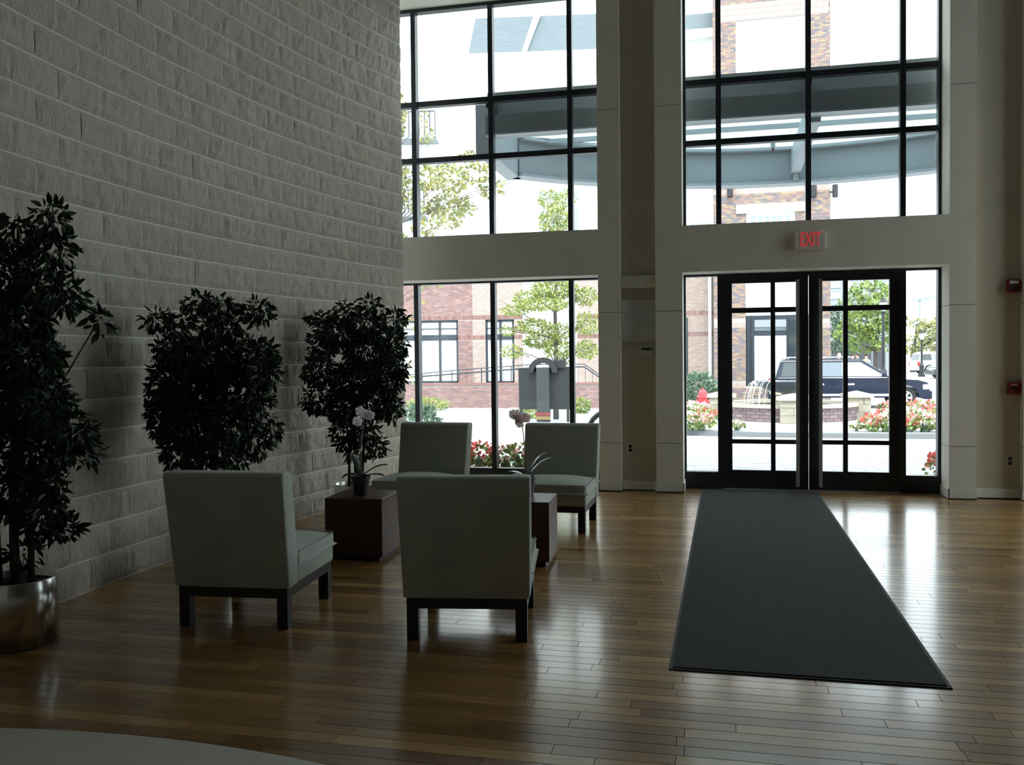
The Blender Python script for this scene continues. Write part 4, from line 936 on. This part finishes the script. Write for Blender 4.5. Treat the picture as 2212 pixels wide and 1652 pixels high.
# white upper storeys
fb('upper_wall', 'white_stucco', LP, (sL, sR, zb1, zeave), -4, -.02, lb)
fb('ledge', 'white_trim', LP, (sL, sR, zb1-.12, zb1+.12), -.02, .14, lb)
for (x0_, x1_, y0_, y1_, m_) in ((1165, 1182, 412, 433, 'far_grey'), (1190, 1226, 412, 433, 'far_grey'), (1228, 1250, 410, 431, 'far_grey'), (1165, 1182, 456, 500, 'far_grey'), (1190, 1226, 455, 500, 'far_grey'), (1228, 1250, 452, 500, 'far_grey'), (1070, 1113, 385, 418, 'canopy_light'), (1040, 1056, 380, 405, 'canopy_light')):
    r_ = LP.rect(x0_, x1_, y0_, y1_); w_ = fb('window', 'white_trim', LP, (r_[0]-.08, r_[1]+.08, r_[2]-.08, r_[3]+.08), -.02, .03, lb); fb('pane', m_, LP, r_, .03, .045, w_).location = (0, 0, 0)
lv = LP.rect(974, 996, 243, 276); w_ = fb('shutter', 'white_trim', LP, lv, -.02, .03, lb); nn = 7
for k in range(nn):
    ww = (lv[1]-lv[0])/nn; fb('louvre', 'far_grey', LP, (lv[0]+k*ww+.02, lv[0]+(k+1)*ww-.02, lv[2]+.04, lv[3]-.04), .03, .05, w_).location = (0, 0, 0)
# balconies
for (x0_, x1_, y0_, y1_) in ((860, 948, 245, 306), (860, 925, 452, 470)):
    r_ = LP.rect(x0_, x1_, y0_, y1_); b_ = fb('balcony', 'far_grey', LP, (r_[0], r_[1], r_[2]-.12, r_[2]), -.02, 1.1, lb)
    for k in range(9): x = r_[0]+(r_[1]-r_[0])*k/8; fb('baluster', 'rail_grey', LP, (x-.02, x+.02, r_[2], r_[2]+.95), 1.02, 1.06, b_).location = (0, 0, 0)
    fb('handrail', 'rail_grey', LP, (r_[0], r_[1], r_[2]+.95, r_[2]+1.0), 1.01, 1.07, b_).location = (0, 0, 0)
# eave and slate roofs with a white gable rake between
fb('eave', 'white_trim', LP, (LP.hit(1010, 140)[0], sR, zeave, zeave+.35), -4, .5, lb)
zr = LP.hit(1100, 48)[1]; z9 = zeave+.36
def roof(uL0, uR0, uL1, uR1):
    a0, a1 = LP.hit(uL0, 135)[0], LP.hit(uR0, 130)[0]; b0, b1 = LP.hit(uL1, 60)[0], LP.hit(uR1, 50)[0]
    mb = MB().add([LP.pt(a0, z9, .4), LP.pt(a1, z9, .4), LP.pt(b1, zr+.4, -.5), LP.pt(b0, zr+.4, -.5), LP.pt(a0, z9, -3.8), LP.pt(a1, z9, -3.8), LP.pt(b1, zr+.4, -2.5), LP.pt(b0, zr+.4, -2.5)],
        [(0, 1, 2, 3), (3, 2, 6, 7), (7, 6, 5, 4), (0, 3, 7, 4), (1, 5, 6, 2), (0, 4, 5, 1)])
    reloc(mb.build('roof', 'slate'), lb)
roof(1014, 1131, 1024, 1156); roof(1138, 1340, 1168, 1340)
mb = MB(); a0, a1, b0, b1 = LP.hit(1129, 133)[0], LP.hit(1139, 133)[0], LP.hit(1154, 52)[0], LP.hit(1168, 52)[0]
mb.add([LP.pt(a0, z9, .55), LP.pt(a1, z9, .55), LP.pt(b1, zr+.45, -.3), LP.pt(b0, zr+.45, -.3), LP.pt(a0, z9, .2), LP.pt(a1, z9, .2), LP.pt(b1, zr+.45, -.7), LP.pt(b0, zr+.45, -.7)], [(0, 1, 2, 3), (0, 3, 7, 4), (1, 5, 6, 2), (3, 2, 6, 7), (0, 4, 5, 1), (4, 7, 6, 5)])
reloc(mb.build('gable_rake', 'white_trim'), lb)

# low brick wall, ramp railing
QP = Plane(-8.5, 33.6, 0); qL, qR = QP.hit(800, 850)[0], QP.hit(1400, 860)[0]; zw = QP.hit(1000, 832)[1]
lw = empty('low_brick_wall', QP.pt((qL+qR)/2, -.42), 0, 'low brick retaining wall with a pale cap across the street', 'low wall')
fb('wall', 'brick_joint', QP, (qL, qR, -.42, zw), -.25, 0, lw)
reloc(brick_field(QP, [(qL, qR, -.42, zw)], [], .19, .062, .013, 0, 'brick_pink', 'bricks', None), lw)
fb('coping', 'brick_soldier', QP, (qL, qR, zw+.001, zw+.09), -.30, .05, lw)
RL = Plane(-8.5, 33.75, 0)
rl = empty('ramp_railing', RL.pt(RL.hit(1150, 800)[0], zw+.09), 0, 'dark metal ramp railing sloping along the low brick wall', 'railing')
def rail(nm, pts, r_):
    P_ = [RL.pt(*RL.hit(u, v)) for u, v in pts]; reloc(MB().tube(P_, r_, 6).build(nm, 'rail_grey'), rl)
rail('handrail', [(870, 811), (1000, 798), (1152, 787), (1262, 786), (1300, 812)], .022)
rail('bottom_rail', [(870, 816), (1000, 806), (1152, 794), (1262, 792), (1300, 818)], .034)
for i, u in enumerate(range(912, 1300, 16)):
    vt = np.interp(u, [870, 1000, 1152, 1262, 1300], [811, 798, 787, 786, 812]); a_, z_ = RL.hit(u, vt)
    big = i % 4 == 0; r_ = .022 if big else .009
    reloc(MB().tube([RL.pt(a_, zw+.09), RL.pt(a_, z_)], r_, 5).build('post' if big else 'baluster', 'rail_grey'), rl)

# ------------------------------------------------------------------ trees outdoors
def tree(name, x, y, label, trunk, blobs, n, size, leaf, seed, bark='bark_grey', r0=.08, group='trees outdoors', asp=.6, br=1.0):
    z0 = ground(y); o = empty(name, (x, y, z0), 0, label, 'tree', group); m = len(trunk)
    T = [Vector(t) for t in trunk]; MB().tube(T, [r0*(1-.8*i/(m-1)) for i in range(m)], 8).build('trunk', bark, o, smooth=True)
    mb = MB()
    for b in blobs:
        c = Vector(b[:3]); base = min((T[i].lerp(T[i+1], q) for i in range(m-1) for q in (0, .5, 1)), key=lambda p: (p-c).length+max(0, p.z-c.z+.3)*3)
        mb.tube([base, base.lerp(c, .55)+Vector((0, 0, .08)), c+(c-base)*.35], [r0*.35*br, r0*.22*br, r0*.08*br], 5)
        for k in range(3):
            q = c+Vector((math.sin(k*2.1+b[0]*9)*b[3]*.7, math.cos(k*2.1+b[1]*9)*b[4]*.7, .3*b[5])); mb.tube([base.lerp(c, .6), q], [r0*.14*br, r0*.05*br], 4)
    mb.build('branches', bark, o)
    c = leaf_cloud(blobs, n, size, droop=.25, shell=.3, asp=asp, seed=seed); cloud_mesh('foliage', c, np.arange(n), leaf, o)
def px_blobs(x, y, L, dep=.5, flat=1.0):
    z0 = ground(y); out = []; rr = random.Random(int(y*10))
    for (u, v, ru, rv) in L:
        p = on_y(u, v, y); sc = proj((p.x, y, p.z))[2]/FPX; out.append((p.x-x, rr.uniform(-dep, dep), p.z-z0, ru*sc, ru*sc*.8, rv*sc))
    return out
# tree whose branches hang in from the left
TX, TY = -7.0, 17.5
tree('street_tree', TX, TY, 'yellow green tree with branches hanging in beside the block wall', [(0, 0, 0), (.1, 0, 1.8), (.3, .1, 3.4), (.5, .1, 5.2), (.6, 0, 6.6)],
     px_blobs(TX, TY, [(930, 385, 40, 28), (985, 395, 45, 32), (1030, 375, 35, 28), (1050, 400, 25, 22), (1080, 405, 18, 10), (950, 440, 50, 28), (995, 445, 30, 22), (985, 478, 30, 20), (920, 490, 32, 18), (905, 430, 22, 40), (905, 270, 18, 38), (925, 305, 22, 14), (1010, 335, 26, 14), (945, 612, 26, 9), (890, 640, 12, 24), (888, 690, 10, 20), (850, 560, 60, 60), (800, 400, 90, 90), (790, 250, 90, 90), (890, 800, 10, 25)], .5), 10000, .088, 'leaf_autumn', 71, r0=.14, br=.22)
p = on_y(1200, 780, 25.0); TX, TY = p.x, 25.0
tree('street_tree', TX, TY, 'young lime green tree standing behind the dark sign board', [(0, 0, 0), (.02, 0, 1.5), (.0, 0, 3.0), (.08, 0, 4.6), (.1, 0, 6.2)],
     px_blobs(TX, TY, [(1200, 625, 55, 22), (1130, 640, 35, 14), (1265, 640, 30, 20), (1180, 660, 60, 12), (1120, 672, 30, 10), (1160, 705, 40, 16), (1105, 715, 22, 10), (1215, 715, 35, 16), (1270, 700, 28, 26), (1160, 735, 42, 16), (1205, 750, 32, 24), (1265, 755, 30, 20), (1110, 760, 28, 14), (1215, 772, 20, 14), (1190, 580, 45, 25), (1205, 480, 35, 30), (1180, 425, 25, 20), (1225, 430, 22, 20), (1200, 530, 45, 25)], .6), 9000, .08, 'leaf_lime', 72, r0=.085, br=.7)
p = on_y(1893, 790, 54.0); TX, TY = p.x, 54.0
tree('street_tree', TX, TY, 'broad green street tree behind the navy car', [(0, 0, 0), (0, 0, 1.8), (.1, 0, 3.2), (.0, 0, 5.0)],
     px_blobs(TX, TY, [(1880, 625, 45, 20), (1850, 660, 40, 22), (1905, 655, 38, 22), (1870, 695, 55, 24), (1840, 720, 40, 20), (1900, 720, 45, 22), (1930, 690, 25, 30), (1865, 745, 40, 14), (1910, 748, 25, 10)], .7), 2600, .22, 'leaf_green', 73, r0=.16)
p = on_y(1812, 790, 62.0); TX, TY = p.x, 62.0
tree('street_tree', TX, TY, 'darker green tree at the corner of the brick tower', [(0, 0, 0), (0, 0, 1.8), (.1, 0, 3.2), (.0, 0, 4.6)],
     px_blobs(TX, TY, [(1810, 680, 25, 22), (1820, 715, 28, 20), (1805, 745, 22, 16), (1835, 755, 22, 10)], .6), 1000, .22, 'leaf_shrub', 74, r0=.15)
p = on_y(1972, 790, 94.0); TX, TY = p.x, 94.0
tree('street_tree', TX, TY, 'hazy yellow green tree behind the far lamp post', [(0, 0, 0), (0, 0, 1.6), (.2, 0, 3.0), (.3, 0, 4.5)],
     px_blobs(TX, TY, [(1970, 745, 26, 24), (2005, 715, 28, 24), (2025, 735, 24, 30), (1990, 755, 24, 18), (1985, 700, 22, 12), (2030, 700, 18, 16)], 1.0), 1500, .26, 'leaf_autumn', 75, r0=.3)

# ------------------------------------------------------------------ lamp posts, utility pole
def lamp_post(x, y, H, label):
    o = empty('street_lamp', (x, y, ground(y)), 0, label, 'street lamp', 'street lamps along the road')
    MB().lathe([(.26, 0), (.26, .15), (.19, .22), (.17, .75), (.21, .82), (.12, .95), (.085, 1.1), (.065, H-.7), (.11, H-.62), (.05, H-.58)], 12).build('post', 'iron_black', o)
    MB().lathe([(.06, H-.575), (.17, H-.45), (.20, H-.15), (.19, H-.12)], 12).build('globe', 'globe_glare_white', o); MB().lathe([(.23, H-.119), (.10, H+.02), (.03, H+.05), (.02, H+.15)], 12).build('cap', 'iron_black', o)
p = on_y(1908, 790, 50.0); lamp_post(p.x, 50.0, on_y(1908, 648, 50.0).z+.20, 'black street lamp seen through the right door leaf')
p = on_y(1991, 780, 74.0); lamp_post(p.x, 74.0, on_y(1991, 717, 74.0).z+.20, 'far black street lamp seen through the right sidelight')
p = on_y(1987, 780, 103.0); zt = on_y(1987, 643, 103.0).z+.20
o = empty('utility_pole', (p.x, 103.0, -.20), 0, 'thin utility pole with a crossarm beyond the trees', 'utility pole')
MB().tube([(0, 0, 0), (0, 0, zt)], [.14, .10], 8).build('pole', 'far_grey', o); box('crossarm', 'far_grey', (-.85, .85, -.20, -.11, zt-.25, zt-.1), o)
for x in (-.8, -.4, .4, .8): MB().lathe([(.04, zt-.1), (.06, zt+.02), (.02, zt+.1)], 6, (x, -.15, 0)).build('insulator', 'far_grey', o)

# ------------------------------------------------------------------ far buildings
FP = Plane(0, 78.0, 0); r_ = FP.rect(1780, 1945, 592, 800)
fa = empty('distant_building', FP.pt((r_[0]+r_[1])/2, -.42), 0, 'distant pale shop building with dark openings behind the green tree', 'building')
fb('wall', 'far_grey', FP, (r_[0], r_[1], -.42, r_[3]), -6, 0, fa); fb('cornice', 'white_trim', FP, (r_[0], r_[1], r_[3], r_[3]+.5), -6, .3, fa)
for (y0_, y1_) in ((608, 622), (632, 646)):
    for k in range(5): rr_ = FP.rect(1792+k*30, 1816+k*30, y0_, y1_); fb('window', 'canopy_light', FP, rr_, 0, .06, fa)
for k in range(4): fb('shop_opening', 'far_dark', FP, FP.rect(1796+k*30, 1822+k*30, 738, 795), 0, .08, fa)
FQ = Plane(0, 110.0, 0); r_ = FQ.rect(2012, 2120, 640, 800)
fa = empty('distant_building', FQ.pt((r_[0]+r_[1])/2, -.42), 0, 'distant pale gabled house at the right edge of the sidelight', 'building')
fb('wall', 'far_pale', FQ, (r_[0], r_[1], -.42, r_[3]), -8, 0, fa)
a0, a1 = r_[0]-.6, r_[1]+.6; zz = r_[3]; mz = FQ.hit(2045, 598)[1]
reloc(MB().prism([(a0, zz+.01), (a1, zz+.01), ((a0+a1)/2, mz+3)], lambda a, b, d: FQ.pt(a, b, d), -8.3, .5).build('roof', 'far_pale'), fa)
for k in range(3): fb('window', 'canopy_light', FQ, FQ.rect(2018+k*22, 2028+k*22, 670, 700), 0, .06, fa)
fb('shop_opening', 'far_dark', FQ, FQ.rect(2014, 2080, 745, 790), 0, .08, fa)

# ------------------------------------------------------------------ vehicles
def car(name, loc, deg, label, L, Wd, H, paint, wr, belt, clear, roof0, roof1, hood, cab0, cab1, glass, rails=True, group='vehicles in the street'):
    """front at +x. belt: z of window line, hood: z of bonnet, roof0/1: x of roof ends, cab0/1: x of cabin foot"""
    o = empty(name, loc, math.radians(deg), label, 'car', group); h = L/2; w = Wd/2
    ax = (-h+L*.205, h-L*.15); ar = wr*1.22
    bot = []                                             # lower outline with wheel arches, rear to front
    bot.append((-h+.10, clear+.05))
    for cx_ in ax: bot += [(cx_+ar*math.cos(a), wr+ar*math.sin(a)) for a in np.linspace(PI, 0, 9) if wr+ar*math.sin(a) >= clear]
    bot.append((h-.10, clear+.05))
    up = [(h, clear+.22), (h+.01, hood-.28), (h-.06, hood-.10), (h-.35, hood-.01), (cab1+.02, hood+.05), (cab1, belt), (cab0, belt), (-h+.03, belt-.03), (-h, belt-.45), (-h+.02, clear+.22)]
    MB().prism(bot+up, lambda a, b, d: (a, d, b), -w, w).build('body', paint, o, bevel=.035, seg=2)
    t = w-.20; b_ = w-.035                                # cabin
    vs = [(cab0, -b_, belt), (cab1, -b_, belt), (cab1, b_, belt), (cab0, b_, belt), (roof0, -t, H-.05), (roof1, -t, H-.05), (roof1, t, H-.05), (roof0, t, H-.05), (roof0+.12, -t+.08, H), (roof1-.15, -t+.08, H), (roof1-.15, t-.08, H), (roof0+.12, t-.08, H)]
    cb = MB().add(vs, [(0, 1, 5, 4), (1, 2, 6, 5), (2, 3, 7, 6), (3, 0, 4, 7), (4, 5, 9, 8), (5, 6, 10, 9), (6, 7, 11, 10), (7, 4, 8, 11), (8, 9, 10, 11), (3, 2, 1, 0)]).build('cabin', paint, o, bevel=.02)
    def side(u, v, s_, off=.012):                          # point on the cabin side: u along, v up (0..1)
        x = (cab0+(roof0-cab0)*v)+u*((cab1+(roof1-cab1)*v)-(cab0+(roof0-cab0)*v)); return Vector((x, s_*(b_+(t-b_)*v+off), belt+(H-.05-belt)*v))
    splits = [(.045, .30), (.33, .585), (.61, .93)]
    for s_ in (-1, 1):
        for i, (u0, u1) in enumerate(splits):
            q = [side(u0, .08, s_), side(u1+(.035 if i == 2 else 0), .08, s_), side(u1, .88, s_), side(u0, .88, s_)]
            xa_, xb_ = cab0+(cab1-cab0)*u0, cab0+(cab1-cab0)*u1      # upright pillars between the windows
            if i > 0: q[0].x = q[3].x = xa_
            if i < 2: q[1].x = q[2].x = xb_; iq = [p-Vector((0, s_*.02, 0)) for p in q]
            MB().add(q+iq, [(0, 1, 2, 3), (7, 6, 5, 4), (0, 4, 5, 1), (1, 5, 6, 2), (2, 6, 7, 3), (3, 7, 4, 0)]).build('side_window', glass[i], cb)
        MB().box(cab0+.1, cab1-.15, s_*b_-.03, s_*b_+.045, belt-.02, belt+.02).build('window_trim', 'chrome', o)
        for u in (.36, .62):
            x = cab0+(cab1-cab0)*u; MB().box(x, x+.26, s_*w-.02, s_*w+.035, belt-.26, belt-.20).build('door_handle', 'chrome', o)
        for u in (.315, .60):
            x = cab0+(cab1-cab0)*u; MB().box(x-.006, x+.006, s_*w-.01, s_*w+.003, clear+.2, belt-.03).build('door_gap', 'tyre', o)
        MB().box(ax[0]+ar+.05, ax[1]-ar-.05, s_*w-.03, s_*w+.03, clear+.17, clear+.25).build('side_moulding', 'chrome' if paint == 'car_navy' else paint, o)
        MB().box(cab1-.35, cab1-.18, min(s_*w, s_*(w+.2)), max(s_*w, s_*(w+.2)), belt+.02, belt+.2).build('mirror', paint, o, bevel=.03)
        if rails: MB().tube([(roof0+.25, s_*(t-.12), H-.02), (roof0+.3, s_*(t-.12), H+.06), (roof1-.4, s_*(t-.12), H+.06), (roof1-.3, s_*(t-.12), H-.02)], .022, 6).build('roof_rail', 'chrome', o)
        MB().box(h-.22, h-.005, min(s_*(w-.45), s_*(w+.006)), max(s_*(w-.45), s_*(w+.006)), hood-.34, hood-.16).build('headlight', 'lamp_clear', o, bevel=.02)
        MB().box(-h-.006, -h+.16, min(s_*(w-.16), s_*(w+.006)), max(s_*(w-.16), s_*(w+.006)), belt-.45, belt-.05).build('tail_light', 'lamp_red', o, bevel=.02)
        for cx_ in ax:
            y_ = s_*(w-.13); wh = MB(); m_ = 24; prof = [(wr*.62, -.12), (wr*.95, -.125), (wr, -.08), (wr, .08), (wr*.95, .125), (wr*.62, .12)]
            vs = []
            for (r_, d) in prof:
                for k in range(m_): a = 2*PI*k/m_; vs.append((cx_+r_*math.cos(a), y_+d, wr+r_*math.sin(a)))
            fs = [(i*m_+k, i*m_+(k+1) % m_, (i+1)*m_+(k+1) % m_, (i+1)*m_+k) for i in range(5) for k in range(m_)]+[tuple(range(m_)), tuple(5*m_+k for k in range(m_-1, -1, -1))]
            ty = wh.add(vs, fs).build('wheel', 'tyre', o)
            mb = MB(); yo = y_+s_*.121
            for k in range(6):
                a = 2*PI*k/6; d_ = Vector((math.cos(a), 0, math.sin(a))); e_ = Vector((-math.sin(a), 0, math.cos(a)))*.035; c_ = Vector((cx_, yo, wr)); f_ = Vector((0, s_*.02, 0))
                q = [c_+d_*.03-e_, c_+d_*wr*.6-e_, c_+d_*wr*.6+e_, c_+d_*.03+e_]; mb.add(q+[p+f_ for p in q], [(0, 1, 2, 3), (7, 6, 5, 4), (0, 4, 5, 1), (1, 5, 6, 2), (2, 6, 7, 3), (3, 7, 4, 0)])
            c_ = [(cx_+wr*.6*math.cos(2*PI*k/20), yo, wr+wr*.6*math.sin(2*PI*k/20)) for k in range(20)]
            mb.tube(c_+[c_[0]], .022, 5, cap=False); mb.build('rim', 'alloy', ty)
    # windscreen, rear window, grille, bumpers
    for (xb, xt, nm, g, sg) in ((cab1, roof1, 'windscreen', glass[2], 1), (cab0, roof0, 'rear_window', glass[0], -1)):
        def fp(v, s_, off): return Vector((xb+(xt-xb)*v+sg*off, s_*((b_-.12)+(t-b_)*v), belt+(H-.05-belt)*v))
        q = [fp(.1, -1, .012), fp(.1, 1, .012), fp(.88, 1, .012), fp(.88, -1, .012)]; iq = [p-Vector((sg*.02, 0, 0)) for p in q]
        MB().add(q+iq, [(0, 1, 2, 3), (7, 6, 5, 4), (0, 4, 5, 1), (1, 5, 6, 2), (2, 6, 7, 3), (3, 7, 4, 0)]).build(nm, g, cb)
    MB().box(h-.05, h+.03, -w+.5, w-.5, hood-.36, hood-.14).build('grille', 'chrome', o); 
    MB().box(h-.18, h+.10, -w+.02, w-.02, clear+.06, clear+.36).build('bumper', paint, o, bevel=.04); MB().box(-h-.10, -h+.18, -w+.02, w-.02, clear+.06, clear+.36).build('bumper', paint, o, bevel=.04)
    return o
xr, xf = on_y(1662, 840, 34.0).x, on_y(2010, 840, 34.0).x
car('suv', ((xr+xf)/2, 34.9, ground(34.9)), 0, 'navy blue suv parked behind the fountain facing right', xf-xr-.1, 2.0, 1.76, 'car_navy', .38, 1.09, .27, -2.30, .50, 1.01, -2.50, 1.42, ('car_glass_dark', 'car_glass_reflect', 'globe_glare_white'))  # middle glass paled for its reflection, front glass whitened for brightness
p = on_y(2012, 805, 84.0)
car('suv', (p.x+.8, 84.0, ground(84)), 12, 'white suv parked far away at the right sidelight', 4.8, 1.95, 1.85, 'car_white', .38, 1.15, .28, -2.1, .6, 1.08, -2.3, 1.3, ('car_glass_dark', 'car_glass', 'car_glass'))
p = on_y(2040, 815, 68.0)
car('sedan', (p.x+1.35, 68.0, ground(68)), 188, 'black car at the right edge nearer than the white suv', 4.6, 1.85, 1.48, 'car_black', .33, .95, .22, -1.3, .3, .92, -1.9, 1.0, ('car_glass', 'car_glass', 'car_glass'), rails=False)

# ------------------------------------------------------------------ people beyond the car
def skin_obj(name, verts, edges, radii, m, parent):
    me = bpy.data.meshes.new(name); me.from_pydata(verts, edges, []); setmat(me, m); o = bpy.data.objects.new(name, me); link(o, parent)
    sk = o.modifiers.new('skin', 'SKIN'); sk.use_smooth_shade = True
    if not me.skin_vertices: me.skin_vertices.new()
    for i, r_ in enumerate(radii): d = me.skin_vertices[0].data[i]; d.radius = (r_, r_*.85) if isinstance(r_, float) else r_; d.use_root = i == 0
    sb = o.modifiers.new('sub', 'SUBSURF'); sb.levels = 1; sb.render_levels = 2; return o
def person(u, Y, deg, label, shirt, trousers, hat=None, step=.12):
    p = on_y(u, 790, Y); o = empty('person', (p.x, Y, ground(Y)), math.radians(deg), label, 'person', 'people beyond the navy car')
    V = [(0, 0, .95), (0, 0, 1.15), (0, .0, 1.36), (0, 0, 1.47), (0, -.01, 1.55), (0, -.02, 1.66), (0, -.01, 1.74),
         (-.18, 0, 1.38), (-.22, .02, 1.10), (-.20, -.10, .86), (-.19, -.13, .78), (.18, 0, 1.38), (.22, .02, 1.10), (.20, -.10, .86), (.19, -.13, .78),
         (-.10, 0, .90), (-.11, -step, .50), (-.11, -step*.6, .07), (-.11, -step*.6-.14, .035), (.10, 0, .90), (.11, step*.5, .50), (.11, step*1.6, .09), (.11, step*1.6-.13, .035)]
    E_ = [(0, 1), (1, 2), (2, 3), (3, 4), (4, 5), (5, 6), (2, 7), (7, 8), (8, 9), (9, 10), (2, 11), (11, 12), (12, 13), (13, 14), (0, 15), (15, 16), (16, 17), (17, 18), (0, 19), (19, 20), (20, 21), (21, 22)]
    R_ = [(.15, .10), (.13, .09), (.15, .10), .055, (.075, .085), (.085, .10), (.06, .075), .055, .042, .032, .028, .055, .042, .032, .028, .085, .06, .042, .035, .085, .06, .042, .035]
    skin_obj('body', V, E_, R_, 'skin', o)
    k = [0, 1, 2, 3, 7, 8, 11, 12]; skin_obj('shirt', [V[i] for i in k], [(0, 1), (1, 2), (2, 3), (2, 4), (4, 5), (2, 6), (6, 7)], [(.17, .12), (.15, .11), (.17, .12), .065, .07, .055, .07, .055], shirt, o)
    k = [0, 15, 16, 17, 19, 20, 21]; skin_obj('trousers', [V[i] for i in k], [(0, 1), (1, 2), (2, 3), (0, 4), (4, 5), (5, 6)], [(.165, .115), .10, .075, .058, .10, .075, .058], trousers, o)
    MB().lathe([(.085, 1.63), (.102, 1.68), (.098, 1.73), (.07, 1.775), (.02, 1.79)], 12, (0, .0, 0)).build('cap' if hat else 'hair', hat or 'hair', o, smooth=True)
    for s_ in (-1, 1): MB().lathe([(.001, -.012), (.012, 0), (.001, .012)], 6, (s_*.032, -.105, 1.66)).build('eye', 'hair', o)
    MB().add([(0, -.105, 1.665), (-.014, -.10, 1.63), (.014, -.10, 1.63), (0, -.128, 1.632)], [(0, 1, 3), (0, 3, 2), (1, 2, 3), (0, 2, 1)]).build('nose', 'skin', o)
person(1813, 50.5, 160, 'person in a white cap and white shirt beyond the car roof', 'cloth_white', 'cloth_grey', 'cloth_white')
person(1841, 50.0, 60, 'person in a blue shirt beyond the car roof', 'cloth_blue', 'cloth_denim')
person(1852, 51.5, -40, 'person in a pink top beside the blue shirted one', 'cloth_pink', 'cloth_denim')
person(1871, 51.0, 150, 'person in a grey top nearest the tree trunk', 'cloth_grey', 'cloth_denim')
